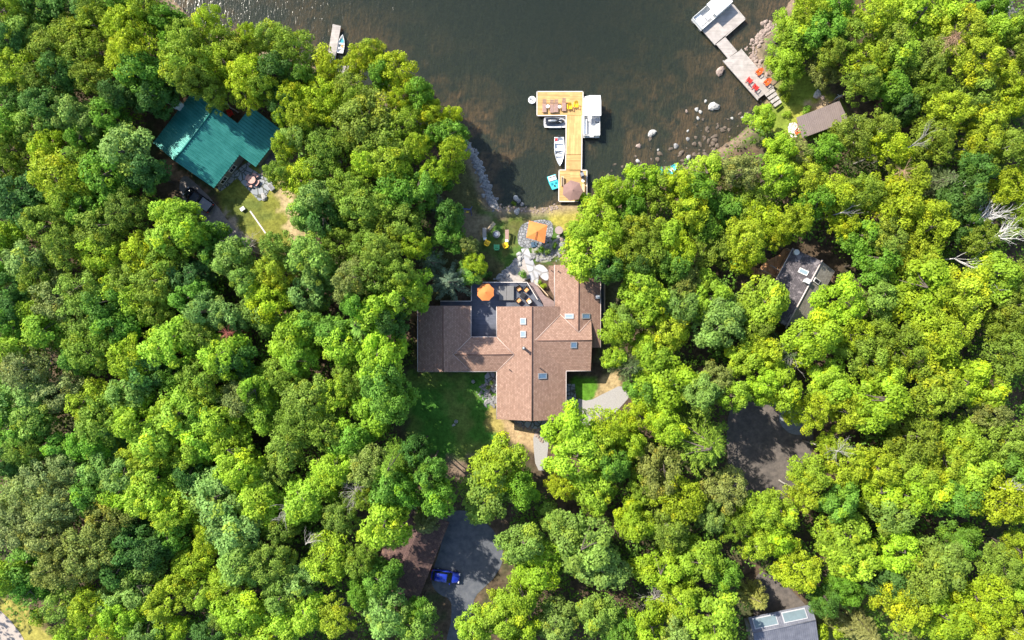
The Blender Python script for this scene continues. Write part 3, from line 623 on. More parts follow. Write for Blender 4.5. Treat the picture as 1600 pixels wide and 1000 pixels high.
# turquoise cottage: local x down the east slope, local y along the ridge
def localframe(px, py, z, dirpx):
    x, y = W(px, py, z); a = math.atan2(-dirpx[1], dirpx[0]); return x, y, a
ZR = 6.2
cx, cy, ca_ = localframe(304.5, 209.3, ZR, (.795,.607))
cot = thing('cottage', 'cottage with turquoise ribbed metal roof and white chimney', 'cottage', (cx, cy, 1.1), ca_)
def roofslab(pts, slope, zr, t=.12):
    """pts in local (x,y); z falls with |x|"""
    b = MB(); n = len(pts); f = lambda p, o: (p[0], p[1], zr-abs(p[0])*slope+o)
    b.add([f(p, -t) for p in pts]+[f(p, 0) for p in pts], [tuple(range(n))[::-1], tuple(range(n, 2*n))]+[(i, (i+1)%n, (i+1)%n+n, i+n) for i in range(n)]); return b
def ribs(b, x0, x1, y0, y1, slope, zr, sp=.46):
    y = y0+sp/2
    while y < y1:
        s = 1 if x1 > 0 else -1; xa, xb = x0, x1
        za, zb = zr-abs(xa)*slope+.085, zr-abs(xb)*slope+.085; w_ = .12
        b.add([(xa,y-w_,za-.10),(xb,y-w_,zb-.10),(xb,y+w_,zb-.10),(xa,y+w_,za-.10),(xa,y-w_*.5,za),(xb,y-w_*.5,zb),(xb,y+w_*.5,zb),(xa,y+w_*.5,za)], [(4,5,6,7),(0,1,5,4),(2,3,7,6),(1,2,6,5),(3,0,4,7)]); y += sp
u = .0952; zr = ZR-1.1; sl = .33
E_ = [(0,-52),(64,-51),(64.5,15),(92,15),(92.5,86),(37,86),(36.5,53),(0,53)]; E_ = [(a*u, c*u) for a, c in E_]
b = roofslab(E_, sl, zr); b2 = roofslab([(-53*u,-52*u),(0,-52*u),(0,53*u),(-53*u,53*u)], sl, zr); b.add(b2.v, b2.f)
ribs(b, 0, 64*u, -51*u, 14.5*u, sl, zr); ribs(b, 0, 92*u, 15.5*u, 52*u, sl, zr); ribs(b, 37*u, 92*u, 54*u, 86*u, sl, zr); ribs(b, -53*u, 0, -51*u, 52*u, sl, zr)
b.tube((0,-52*u,zr+.06),(0,53*u,zr+.06),.13,.13,6)
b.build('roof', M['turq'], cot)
b = MB(); i = .4
def hw(b, x0, x1, y0, y1, fz, z0=-.3):
    P = [(x0,y0),(x1,y0),(x1,y1),(x0,y1)]
    b.add([(p[0],p[1],z0) for p in P]+[(p[0],p[1],fz(p[0])) for p in P], [(3,2,1,0),(4,5,6,7),(0,1,5,4),(1,2,6,5),(2,3,7,6),(3,0,4,7)])
fz = lambda x: zr-abs(x)*sl-.15
hw(b, 0, 64*u-i, -51*u+i, 52*u-i, fz); hw(b, -53*u+i, -.002, -51*u+i, 52*u-i, fz); hw(b, 64*u-i+.002, 92*u-i, 15*u+i, 86*u-i, fz); hw(b, 37*u+i, 64*u-i, 52*u-i+.002, 86*u-i, fz)
b.build('wall', M['wallgrey'], cot)
for yy in (-3.2, -1.0): window(cot, (64*u-i+.02, yy, 1.3), (1.2,1.1), 'y')
for xx in (2.0, 4.2): window(cot, (xx, -51*u+i-.02, 1.4), (1.1,1.1), 'x')
b = MB(); b.box((0,0,1.6), (1.35,1.15,6.4)); b.box((0,0,4.9),(1.5,1.3,.2)); c_ = b.build('chimney', M['offwhite'], cot); c_.location = (-56*u, 19*u, 0)
b = MB(); b.box((0,0,5.15),(.6,.55,.3)); f_ = b.build('flue', M['brick'], c_)
# dark-roofed cottage among the trees on the right
ZD = 6.0; cx, cy, ca_ = localframe(1257, 458, ZD, (.881,.473))
dk = thing('cottage', 'cottage with weathered charcoal roof, skylights and brown plank deck', 'cottage', (cx, cy, 1.1), ca_)
u = .0955; zr = ZD-1.1; sl = .26
b = roofslab([(0,-58*u),(0,56*u),(-45*u,56*u),(-45*u,-2*u),(-24*u,-34*u),(-24*u,-58*u)], sl, zr); b.build('roof', M['roof_dark'], dk)
b = roofslab([(0,-58*u),(31*u,-30*u),(31*u,32*u),(31*u,56*u),(0,56*u)], .45, zr-.01); b.build('roof', M['roof_pale'], dk)
b = MB(); b.tube((0,-62*u,zr+.05),(0,58*u,zr+.05),.11,.11,6); b.tube((-45*u,0,zr-45*u*sl+.02),(-45*u,56*u,zr-45*u*sl+.02),.07,.07,6); b.build('ridge_cap', M['gutter'], dk)
b = MB(); fz = lambda x: zr-.2-(abs(x)*sl if x <= 0 else x*.45); hw(b, -42*u, -.002, -1*u, 53*u, fz); hw(b, 0, 28*u, -28*u, 53*u, fz); hw(b, -22*u, -.002, -55*u, -1*u-.002, fz); b.build('wall', M['wall'], dk)
for c, d in (((-16*u, 29*u), (1.4, .75)), ((9*u, 26*u), (1.2,.7))):
    z_ = zr-(abs(c[0])*sl if c[0] < 0 else c[0]*.45)+.1; b = MB(); t_ = (0, -math.atan(sl)) if c[0] < 0 else (0, math.atan(.45))
    b.box((c[0], c[1], z_), (*d, .16), 0, 1, t_); f_ = b.build('skylight', M['offwhite'], dk); b = MB(); b.box((c[0], c[1], z_+.04), (d[0]-.25, d[1]-.22, .14), 0, 1, t_); b.build('pane', M['glasslight'] if c[0] < 0 else M['dark'], f_)
b = MB(); b.box((-7*u, 17*u, zr+.1), (.55,.5,1.1)); b.box((-7*u, 17*u, zr+.7), (.7,.65,.12)); b.build('chimney', M['white'], dk)
b = MB(); b.disc((-38*u, 52*u, zr-1.0+.05), .42, .3); b.build('vent_cap', M['offwhite'], dk)
cd = thing('deck', 'brown plank deck with railing and steps beside the charcoal roof', 'deck', (0,0,0))
b = MB(); b.prism([W(a, c, 3) for a, c in [(1184,426),(1196,410),(1222,396),(1228,388),(1256,400),(1238,412),(1224,433),(1218,440)]], 2.2, 2.4); b.build('floor', M['cedar'], cd)
b = MB(); b.prism([W(a, c, 2.2) for a, c in [(1165,424),(1171,414),(1195,421),(1190,431)]], 1.3, 1.6); b.build('step', M['cedar'], cd)
rail(cd, [(1229,388),(1262,404.5),(1274,401.5)], 2.4, .9, M['wood'], M['wood']); rail(cd, [(1186,420),(1206,429),(1219,437)], 2.4, .9, M['wood'], M['wood']); rail(cd, [(1204,414),(1222,425)], 2.4, .9, M['greywood'], M['wood'])
for p in ((1190,420),(1216,436),(1230,392),(1250,400)): x, y = W(*p, 1.2); b = MB(); b.tube((x,y,1.0),(x,y,2.2),.08); b.build('post', M['wood'], cd)
# brown metal shed roof near the right shore
x, y = W(1283, 186.5, 4); a = math.atan2(24.7, 66)
shd = thing('boathouse', 'small shed with brown ribbed metal roof by the right shore', 'shed', (x, y, 1.05), a)
L_, W_ = 7.2*.96, 3.4*.96; b = MB(); zf = lambda yy: 2.9+.14*yy
V_ = [(-L_/2,-W_/2),(L_/2+.5,-W_/2),(L_/2,W_/2),(-L_/2,W_/2-.1)]
b.add([(p[0],p[1],zf(p[1])-.1) for p in V_]+[(p[0],p[1],zf(p[1])) for p in V_], [(3,2,1,0),(4,5,6,7),(0,1,5,4),(1,2,6,5),(2,3,7,6),(3,0,4,7)])
xx = -L_/2+.15
while xx < L_/2: b.box((xx, 0, 2.92), (.07, W_-.12, .06), 0, 1, (math.atan(.14), 0)); xx += .3
b.build('roof', M['brownmetal'], shd); b = MB(); b.box((.35,0,1.1),(L_-1.9,W_-1.0,2.9)); b.build('wall', M['wall'], shd)
b = MB(); b.box((0,-W_/2+.48,1.0),(1.0,.06,2.0)); b.build('door', M['offwhite'], shd)
# garage with brown roof in the shade, lower left of centre
x, y = W(640, 862, 4.2); a = R(68)
gar = thing('garage', 'dark brown shingled garage roof in the shade beside the blue car', 'garage', (x, y, 1.15), a)
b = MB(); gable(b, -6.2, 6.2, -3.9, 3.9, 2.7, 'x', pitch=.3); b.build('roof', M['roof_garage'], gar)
b = MB(); b.box((0,0,1.1),(11.6,7.0,2.8)); b.build('wall', M['wallgrey'], gar)
b = MB(); b.box((0,-3.53,.95),(4.6,.08,2.1)); b.build('garage_door', M['white'], gar)
# grey metal garage at the bottom edge
x, y = W(1231, 1010, 5.5); a = math.atan2(19, 92)
gg = thing('garage', 'grey metal roofed garage with pale roof panels at the bottom edge', 'garage', (x, y, 1.15), a)
b = MB(); zt = 4.6; b.add([(-4.7,3.1,zt),(4.7,3.1,zt),(4.7,-6,zt-1.6),(-4.7,-6,zt-1.6),(-4.7,3.1,zt-.12),(4.7,3.1,zt-.12),(4.7,-6,zt-1.72),(-4.7,-6,zt-1.72)], [(0,1,2,3),(7,6,5,4),(0,4,5,1),(1,5,6,2),(2,6,7,3),(3,7,4,0)])
b.add([(-4.7,3.1,zt),(4.7,3.1,zt),(4.75,5.1,zt-.75),(-4.75,5.1,zt-.75),(-4.7,3.1,zt-.12),(4.7,3.1,zt-.12),(4.75,5.1,zt-.87),(-4.75,5.1,zt-.87)], [(3,2,1,0),(4,5,6,7),(1,5,4,0),(2,6,5,1),(3,7,6,2),(0,4,7,3)])
xx = -4.6
while xx < 4.7: b.box((xx, -1.45, zt-.77), (.06, 9.1, .05), 0, 1, (math.atan(1.6/9.1), 0)); b.box((xx, 4.1, zt-.34), (.06, 2.0, .05), 0, 1, (-math.atan(.375), 0)); xx += .3
b.tube((-4.75,3.1,zt+.03),(4.75,3.1,zt+.03),.09); b.build('roof', M['greymetal'], gg)
b = MB(); b.box((0,-1.2,1.0),(8.8,8.8,2.8)); b.build('wall', M['wallgrey'], gg)
for c in (-2.5, 1.9):
    b = MB(); b.box((c, 4.25, zt-.33), (3.6, 1.5, .12), 0, 1, (-math.atan(.375), 0)); f_ = b.build('roof_panel', M['vinyl'], gg)
    b = MB(); b.box((c, 4.25, zt-.30), (3.3, 1.2, .12), 0, 1, (-math.atan(.375), 0)); b.build('pane', M['solar'], f_)
# ------------------------------------------------------------------ docks
def dock(name, label, cat='dock'): return thing(name, label, cat, (0,0,0))
DH = .55
cd_ = dock('dock', 'T-shaped dock of new yellow pine boards in the middle of the bay')
def plat(par, pts, m, z=DH, name='platform', t=.14):
    b = MB(); b.prism([W(a, c, z) for a, c in pts], z-t, z); return b.build(name, m, par)
plat(cd_, [(839.3,143.5),(910.5,143.5),(910.5,180.2),(839.3,180.2)], M['dockx']); plat(cd_, [(885,180.6),(909.3,180.6),(909,241.2),(884.6,241.2)], M['docky'])
plat(cd_, [(884.4,241.8),(908.9,241.8),(908.3,265.4),(883.9,265.4)], M['dockx'], DH-.02, 'gangway'); plat(cd_, [(873.8,266),(916.8,266.4),(916.5,314.8),(873.2,314.4)], M['dockx'], DH+.12)
b = MB()
def edge(b, pts, z, w_=.13, h_=.2):
    for p, q in zip(pts[:-1], pts[1:]):
        a = Vector(W(*p, z)); c = Vector(W(*q, z)); d = c-a; an = math.atan2(d.y, d.x); m_ = (a+c)/2; b.box((m_.x, m_.y, z-h_/2+.03), (d.length+w_*.9, w_, h_), an)
edge(b, [(885,180.6),(839,180.6),(839,143),(911,143),(911,181)], DH); edge(b, [(884.6,181),(884.2,241)], DH+.004); edge(b, [(909.8,181),(909,241)], DH+.004)
edge(b, [(884,242),(883.6,265)], DH-.016); edge(b, [(909,242),(908.6,265)], DH-.016); edge(b, [(873,314.8),(873.5,265.6),(883.6,265.6)], DH+.124); edge(b, [(908.6,266),(917,266),(916.8,314.8),(873,314.8)], DH+.124)
b.build('edge_board', M['trim'], cd_)
for px, py in ((841,146),(841,178),(908,146),(887,200),(907,200),(887,230),(907,230),(876,270),(914,270),(876,300),(914,300)):
    b = MB(); x, y = W(px, py, 0); b.tube((x,y,min(G(x,y),-.2)),(x,y,DH-.15),.09); b.build('post', M['greywood'], cd_)
def plank_seat(par, c, d, rz, m, name): b = MB(); b.box(c, d, rz); return b.build(name, m, par)
# sun loungers
def lounger(px, py, z, m, label, L=1.75):
    x, y = W(px, py, z); t = thing('sun_lounger', label, 'sun lounger', (x, y, z), 0, 'sun loungers on the central dock')
    b = MB(); 
    for i in range(8): b.box((0, -.75+i*.155, .32), (.58, .125, .035))
    b.build('seat', m, t); b = MB()
    for i in range(5): b.box((0, .50+i*.125, .36+i*.075), (.58, .105, .035), 0, 1, (.55, 0))
    b.build('backrest', m, t); b = MB(); b.box((-.31,-.12,.26),(.05,1.4,.09)); b.box((.31,-.12,.26),(.05,1.4,.09)); b.build('frame', M['wood'], t)
    for sx in (-.31,.31):
        for yy in (-.75,.45): b = MB(); b.box((sx, yy, .11), (.06,.06,.22)); b.build('leg', M['wood'], t)
    return t
for px, py, lb in ((850.5,168,'leftmost weathered wood lounger on the central dock'),(862,168.5,'second weathered wood lounger from the left, right of a small white table'),(868.8,168,'third wood lounger, close beside the second on the central dock'),(881,166,'rightmost wood lounger, next to the yellow chairs')): lounger(px, py, DH, M['mauve'], lb)
def side_table(px, py, z, r, m, label, h=.5, name='side_table', group=None):
    x, y = W(px, py, z+h); t = thing(name, label, 'table', (x, y, z), 0, group)
    b = MB(); b.disc((0,0,h-.04), r, .04); b.build('tabletop', m, t); b = MB(); b.tube((0,0,.03),(0,0,h-.04),.04); b.disc((0,0,0), r*.6, .03, 14); b.build('base', m, t); return t
side_table(856,166, DH, .27, M['white'], 'small round white table between the two leftmost dock loungers'); side_table(874.3,166.4, DH, .25, M['white'], 'small round white table left of the rightmost dock lounger')
def adirondack(px, py, z, m, label, rz=0, group=None, s=1.0):
    x, y = W(px, py, z+.4); t = thing('garden_chair', label, 'chair', (x, y, z), rz, group); t.scale = (s,)*3
    b = MB()
    for i in range(5): b.box((0, -.30+i*.115, .40-i*.022), (.56, .10, .025))
    b.build('seat', m, t); b = MB()
    for i, (xx, hh) in enumerate(((-.24,.62),(-.12,.72),(0,.76),(.12,.72),(.24,.62))): b.box((xx, .30+hh*.18, .32+hh*.47), (.105, .025, hh), 0, 1, (-.38, 0))
    b.build('backrest', m, t)
    for sx in (-.36,.36): b = MB(); b.box((sx, 0, .56), (.13,.74,.03)); b.build('armrest', m, t)
    for sx in (-.31,.31):
        b = MB(); b.box((sx, -.32, .27), (.05,.08,.54)); b.build('leg', m, t); b = MB(); b.box((sx*.95, .12, .2), (.04,.8,.10), 0, 1, (-.3, 0)); b.build('leg', m, t)
    return t
adirondack(890,167,DH,M['yellow'],'left yellow chair on the central dock beside the loungers', 0, None, .92); adirondack(899.8,164,DH,M['yellow'],'right yellow chair on the central dock nearest the pontoon boat', -.1, None, .92)
# dock umbrella, bench, grill
def umbrella(px, py, z0, h, r, n, m, label, rot=0, square=False, pole=M['dark'], drop=.45, base=True):
    x, y = W(px, py, z0+h); t = thing('patio_umbrella', label, 'umbrella', (x, y, z0))
    rim = [(r*math.cos(rot+2*math.pi*i/n), r*math.sin(rot+2*math.pi*i/n), h-drop) for i in range(n)]
    rr = []
    for i in range(n):
        a, c = rim[i], rim[(i+1)%n]; rr += [a, ((a[0]+c[0])/2*.975, (a[1]+c[1])/2*.975, a[2]+.04)]
    b = MB(); b.fan(rr, (0,0,h)); b.build('canopy', m, t)
    b = MB()
    for p in rim: b.tube((0,0,h-.05), (p[0]*.99,p[1]*.99,p[2]-.045), .014, .014, 5)
    b.build('rib', M['wood'], t)
    b = MB(); b.tube((0,0,0),(0,0,h+.12),.028,.028,8); b.build('pole', pole, t)
    if base: b = MB(); b.disc((0,0,0), .3, .09, 20); b.build('base', M['dark'], t)
    return t
umbrella(895,297, DH+.12, 2.6, 1.62, 7, M['taupe'], 'brown canvas umbrella over the shore end of the central dock', R(100))
def bench(px, py, z, L, rz, m, label, back=True, w_=.45):
    x, y = W(px, py, z+.45); t = thing('bench', label, 'bench', (x, y, z), rz); b = MB()
    for i in range(3): b.box((0, -w_/2+w_/6+i*w_/3, .44), (L, w_/3-.02, .04))
    b.build('seat', m, t)
    if back:
        b = MB(); b.box((0, w_/2+.03, .78), (L, .04, .12), 0, 1, (-.1,0)); b.box((0, w_/2+.02, .62), (L, .04, .12), 0, 1, (-.1,0)); b.build('backrest', m, t)
    for sx in (-L/2+.12, L/2-.12): b = MB(); b.box((sx, 0, .21), (.08, w_-.04, .42)); b.build('leg', m, t)
    return t
bench(879,283,DH+.12,1.5,R(90),M['tan'],'tan bench on the left side of the dock beside the brown umbrella', True, .4); bench(911.5,296,DH+.12,1.7,R(-90),M['tan'],'tan bench along the right edge of the dock beside the brown umbrella', False, .4)
x, y = W(909.8,272.5,1.6); t = thing('gas_grill', 'black and steel gas grill on the right corner of the dock', 'grill', (x, y, DH+.12), R(-75))
b = MB(); b.box((0,0,.85),(.62,.5,.22)); b.box((0,0,1.02),(.60,.46,.14),0,.8); b.build('hood', M['steel'], t); b = MB(); b.box((0,0,.42),(.6,.46,.62)); b.build('cabinet', M['dark'], t)
for sx in (-.46,.46): b = MB(); b.box((sx,0,.82),(.28,.42,.04)); b.build('side_shelf', M['dark'], t)
side_table(911,282.3, DH+.12, .26, M['offwhite'], 'small pale table below the grill on the dock', .5)
# round swim float at the dock's left end
x, y = W(831.6,156,.3); t = thing('swim_float', 'round white float moored at the left end of the central dock', 'float', (x, y, 0))
b = MB(); 
secs = []
for i in range(10):
    a = 2*math.pi*i/10; secs.append([((.47+.15*math.cos(a))*math.cos(q)*1.0, (.47+.15*math.cos(a))*math.sin(q), .16+.15*math.sin(a)) for q in [2*math.pi*j/28 for j in range(28)]])
secs.append(secs[0]); b.loft(secs, True, False); b.build('tube', M['white'], t); b = MB(); b.disc((0,0,.1), .5, .06, 28); b.build('floor', M['white'], t); b = MB(); b.box((0,0,.2),(.62,.10,.06), R(-28)); b.build('handle', M['dark'], t)
# boats
def ring(L0, half, z, n=10, bow=1.0, stern=.92, bp=.45):
    """deck outline: stern at -y, bow at +y"""
    pts = []
    for i in range(n+1):
        s = i/n; y = -L0/2+L0*s; k = 1 if s < bp else math.cos((s-bp)/(1-bp)*math.pi/2)**.75*1.0
        k = max(k, .04); wv = half*(stern+(1-stern)*min(1, s/.3))*k; pts.append((wv, y, z))
    return pts+[(-p[0], p[1], p[2]) for p in reversed(pts)]
def hull(L0, half, h, m, par, inner=M['offwhite'], name='hull', bp=.45, depth=.25, wall=.07, stern=.92):
    b = MB(); k = 10
    o0 = ring(L0*.9, half*.55, -.12, k, bp=bp, stern=stern); o1 = ring(L0, half, h, k, bp=bp, stern=stern)
    i1 = ring(L0-2*wall*1.4, half-wall, h+.005, k, bp=bp, stern=stern); i0 = ring(L0-.35, half-wall-.06, h-depth, k, bp=bp, stern=stern)
    b.loft([o0, ring(L0*.97, half*.9, h*.4, k, bp=bp, stern=stern), o1, i1, i0]); return b.build(name, m, par)
# fishing boat
x, y = W(874.2,237,.4); t = thing('fishing_boat', 'white aluminium fishing boat tied to the left side of the dock', 'boat', (x, y, 0), R(181.5))
hull(4.5, .80, .5, M['alu'], t, bp=.42, depth=.38)
for yy, m in ((-1.45,'white'),(-.35,'offwhite'),(.55,'offwhite')): b = MB(); b.box((0, yy, .34), (1.32, .34, .07)); b.build('seat', M[m], t)
b = MB(); b.prism([(-.5,1.05),(.5,1.05),(.25,1.8),(-.25,1.8)], .33, .38); b.build('foredeck', M['white'], t)
b = MB(); b.box((0,-2.36,.55),(.3,.4,.34),0,.8); b.box((0,-2.36,.2),(.12,.14,.6)); b.build('outboard_motor', M['dark'], t)
b = MB(); b.box((.45,-1.9,.40),(.34,.3,.2)); b.build('fuel_tank', M['red'], t); b = MB(); b.box((.2,.1,.36),(.8,.14,.08),.2); b.box((.1,-.75,.36),(.7,.06,.05),.05); b.build('oar', M['dark'], t)
# pontoon boat
x, y = W(924.8,182,1.2); t = thing('pontoon_boat', 'white pontoon boat with white canopy moored at the dock right side', 'boat', (x, y, 0))
for sx in (-.85,.85):
    b = MB(); b.tube((sx,-3.0,.12),(sx,2.5,.12),.32,.32,14); b.tube((sx,2.5,.12),(sx,3.05,.25),.32,.06,14); b.build('pontoon', M['steel'], t)
b = MB(); b.box((0,-.05,.53),(2.5,6.1,.12)); b.build('deck_floor', M['offwhite'], t)
b = MB(); 
for c, d in (((-1.22,-.2,.95),(.05,5.4,.66)),((1.22,-.2,.95),(.05,5.4,.66)),((0,2.52,.95),(2.4,.05,.66)),((-.75,-2.92,.95),(.9,.05,.66)),((.75,-2.92,.95),(.9,.05,.66))): b.box(c, d)
b.build('fence_panel', M['white'], t)
b = MB(); b.prism([(-1.26,-.15),(1.3,-.15),(1.3,2.0),(1.2,2.95),(-.4,2.95),(-1.2,2.75)], 2.0, lambda X_, Y_: 2.16+.07*math.cos(X_*1.2)); cn = b.build('canopy', M['white'], t)
for sx in (-1.18,1.18):
    for yy in (.0,2.5): b = MB(); b.tube((sx,yy,.6),(sx,yy,2.03),.025); b.build('canopy_pole', M['steel'], t)
for c, d, nm in (((-.95,-1.5,.78),(.5,2.3,.36),'bench_seat'),((.95,-1.85,.78),(.5,1.7,.36),'bench_seat')): b = MB(); b.box(c, d); b.build(nm, M['white'], t, .05)
b = MB(); b.box((-.62,-1.3,.62),(.14,2.6,.04)); b.prism([(-.35,-.2),(.25,-.2),(.35,-.75),(-.1,-1.2),(-.35,-.9)], .6, .62); b.build('floor_mat', M['vinyl'], t)
b = MB(); b.box((.85,-.5,.85),(.62,.55,.5),0,.9); b.build('console', M['vinyl'], t); b = MB(); b.tube((.6,-.85,1.1),(.6,-.80,1.12),.17); b.build('steering_wheel', M['dark'], t)
b = MB(); b.prism([(-.7,-2.75),(.95,-2.62),(1.1,-2.2),(1.1,-2.5),(.95,-2.8),(-.7,-2.85)], .98, 1.02); b.build('swim_rail', M['vinyl'], t)
# jet ski on its float
x, y = W(867,190.2,.5); t = thing('floating_lift', 'grey plastic drive-up float under the black watercraft', 'float', (x, y, 0))
b = MB(); b.prism(smoothpoly([(-1.7,-.9),(1.7,-.9),(1.7,.8),(-1.5,.8),(-1.75,.5)], 1), -.1, .26); b.box((0,-.72,.3),(3.3,.18,.12)); b.box((0,.68,.28),(3.2,.1,.08)); b.build('float', M['vinyl'], t)
b = MB(); b.box((0,-.81,.37),(3.2,.10,.05)); b.build('rail', M['white'], t)
t = thing('jet_ski', 'black and silver personal watercraft parked on the grey float', 'jet ski', (x+.05, y+.05, .26), R(-90))
hull(3.0, .52, .42, M['black'], t, bp=.4, depth=.12)
b = MB(); S3 = []
for yy, hw_, zt in ((-1.1,.20,.62),(-.7,.24,.72),(0,.22,.74),(.25,.16,.66)): S3.append([(hw_*math.cos(a), yy, .32+(zt-.32)*max(0, math.sin(a))) for a in [math.pi*i/8 for i in range(9)]])
b.loft(S3); b.build('seat', M['steel'], t)
b = MB(); S3 = []
for yy, hw_, zt in ((.15,.30,.62),(.45,.34,.80),(.9,.26,.62),(1.35,.08,.45)): S3.append([(hw_*math.cos(a), yy, .36+(zt-.36)*max(0, math.sin(a))) for a in [math.pi*i/8 for i in range(9)]])
b.loft(S3); b.build('front_cowl', M['black'], t); b = MB(); b.tube((-.38,.32,.86),(.38,.32,.86),.03); b.tube((0,.32,.7),(0,.32,.9),.05); b.build('handlebar', M['dark'], t); b = MB(); b.box((-.2,.75,.72),(.05,.4,.03),.3); b.box((.2,.75,.72),(.05,.4,.03),-.3); b.build('stripe', M['white'], t)
# pedal boat
x, y = W(865,284.5,.4); t = thing('pedal_boat', 'cyan and white pedal boat floating beside the dock platform', 'boat', (x, y, 0), R(198))
b = MB(); k = 12
def pr(s, z): return [(s*.72*(1-.22*max(0,(q-.5))*2)*(1 if i < 7 else -1), (-1.12+2.24*q)*s, z) for i, q in [(i, i/6) for i in range(7)]+[(7+i, 1-i/6) for i in range(7)]]
b.loft([pr(.85,-.1), pr(1,.2), pr(.97,.34), pr(.90,.36)]); b.build('hull', M['cyan'], t, .04)
b = MB(); b.box((0,-.62,.42),(1.2,.75,.12)); b.box((-.33,-.9,.5),(.5,.12,.22)); b.box((.33,-.9,.5),(.5,.12,.22)); b.build('rear_deck', M['offwhite'], t, .03)
for sx in (-.32,.32): b = MB(); b.box((sx,.2,.40),(.36,.34,.10)); b.build('seat', M['tealm'], t, .03)
b = MB(); b.tube((0,.5,.36),(0,.5,.62),.03); b.box((0,.62,.37),(.25,.3,.05)); b.build('steering_lever', M['dark'], t)
# left dock and its rowing boat
ld = dock('dock', 'narrow pale plank dock on the left shore half under trees')
plat(ld, [(520,37.5),(532.5,40.5),(527,72),(523,100),(511,99),(515,68)], M['greydock2'], .5); plat(ld, [(527,101),(545,103),(542,120),(529,118)], M['greydock2'], .65)
for px, py in ((521,41),(530,43),(514,80),(525,82)): b = MB(); x, y = W(px, py, 0); b.tube((x,y,-3),(x,y,.36),.08); b.build('post', M['greywood'], ld)
x, y = W(533,68.5,.4); t = thing('rowing_boat', 'small white and teal boat tied beside the narrow left dock', 'boat', (x, y, 0), R(-9)); hull(2.9, .58, .42, M['white'], t, bp=.3, depth=.3)
b = MB(); b.prism([(-.4,-.2),(.1,-.2),(.3,.6),(-.05,1.0),(-.35,.5)], .2, .24); b.build('floor_mat', M['tealm'], t)
for yy in (-.7,.05): b = MB(); b.box((0,yy,.33),(.98,.24,.05)); b.build('seat', M['offwhite'], t)
b = MB(); b.box((.2,-.35,.36),(.3,.3,.2)); b.build('cushion', M['cush'], t)
# right dock
rdk = dock('dock', 'bleached grey dock with red chairs angled out from the right shore')
plat(rdk, [(1098.8,47),(1145,7.2),(1164,29.4),(1117.5,68.6)], M['greydock2'], .6); plat(rdk, [(1118.8,68.9),(1133,57.6),(1152,80),(1137.5,91)], M['greydock2'], .58, 'gangway')
plat(rdk, [(1131,95.2),(1158,77.4),(1208,136.5),(1184,155)], M['greydock2'], .7)
for i in range(4): plat(rdk, [(1194.5+i*4.5,147+i*5.4),(1208.5+i*3.4,137.4+i*6),(1211.5+i*3.4,141.8+i*6),(1197.5+i*4.5,151+i*5.4)], M['greydock'], .82+.14*i, 'step', .1)
b = MB(); edge(b, [(1117.3,69.5),(1098,47.2),(1145,6.6),(1164.6,29.6),(1134,56.5)], .604); edge(b, [(1130,95),(1184,155.8)], .704); edge(b, [(1158,77),(1208.6,136.4)], .704); b.build('edge_board', M['greydock'], rdk)
for px, py in ((1101,47),(1144,11),(1160,30),(1119,65),(1135,96),(1156,82),(1165,128),(1184,150)): b = MB(); x, y = W(px, py, 0); b.tube((x,y,min(-.2, G(x,y))),(x,y,.45),.09); b.build('post', M['greywood'], rdk)
adirondack(1185.5,113,.7,M['redorange'],'orange-red chair nearest the shore trees on the right dock', R(-50)); adirondack(1198,129,.7,M['redorange'],'orange-red chair lowest right beside the dock steps', R(-50))
adirondack(1171,125.5,.7,M['red'],'red chair on the water side of the right dock, farther from its steps', R(140)); adirondack(1180.8,136.5,.7,M['red'],'red chair on the water side of the right dock, nearer its steps', R(140))
x, y = W(1110,19,1.2); t = thing('pontoon_boat', 'white pontoon boat at the top edge beside the right dock', 'boat', (x, y, 0), R(-49))
for sx in (-.8,.8): b = MB(); b.tube((sx,-2.6,.12),(sx,3.4,.12),.3,.3,14); b.build('pontoon', M['steel'], t)
b = MB(); b.box((0,.4,.5),(2.35,6.1,.12)); b.build('deck_floor', M['offwhite'], t)
b = MB()
for c, d in (((-1.15,.4,.9),(.05,6,.62)),((1.15,.4,.9),(.05,6,.62)),((0,-2.6,.9),(2.2,.05,.62))): b.box(c, d)
b.build('fence_panel', M['white'], t); b = MB(); b.box((-.2,-1.7,.7),(1.6,1.1,.3)); b.build('bench_seat', M['white'], t, .04); b = MB(); b.box((.35,-.65,.75),(.7,.8,.42)); b.build('console', M['vinyl'], t, .04)
b = MB(); b.prism([(-1.15,-.1),(1.15,-.1),(1.15,3.2),(-1.15,3.2)], 2.0, lambda X_, Y_: 2.1+.05*math.cos(X_)); b.build('canopy', M['white'], t)
for sx in (-1.08,1.08):
    for yy in (0,3.0): b = MB(); b.tube((sx,yy,.6),(sx,yy,2.03),.025); b.build('canopy_pole', M['steel'], t)
t.rotation_euler = (0,0,R(-49))
def kayak(px, py, z, L, ang, m, label, w_=.36):
    x, y = W(px, py, z+.3); t = thing('kayak', label, 'kayak', (x, y, z), ang); b = MB(); S4 = []
    for i in range(13):
        s = -1+2*i/12; hw_ = w_*max(.03, (1-abs(s)**2.2)); up = .10*abs(s)**2
        S4.append([(hw_*math.cos(a), s*L/2, .17+up+(.15*math.sin(a) if math.sin(a) > 0 else .17*math.sin(a))) for a in [2*math.pi*j/12 for j in range(12)]])
    b.loft(S4); b.build('hull', m, t); b = MB(); b.prism([(.22*math.cos(a), .42*math.sin(a)-.1) for a in [2*math.pi*j/14 for j in range(14)]], .3, .36); b.build('cockpit', M['dark'], t); b = MB(); b.tube((-.5,.5,.36),(.55,.75,.36),.02); b.build('paddle', M['white'], t); return t
x, y, z = GW(1341,185); kayak(1341,185,z,3.3,R(86),M['blue'],'blue kayak lying on the ground right of the brown metal roof')
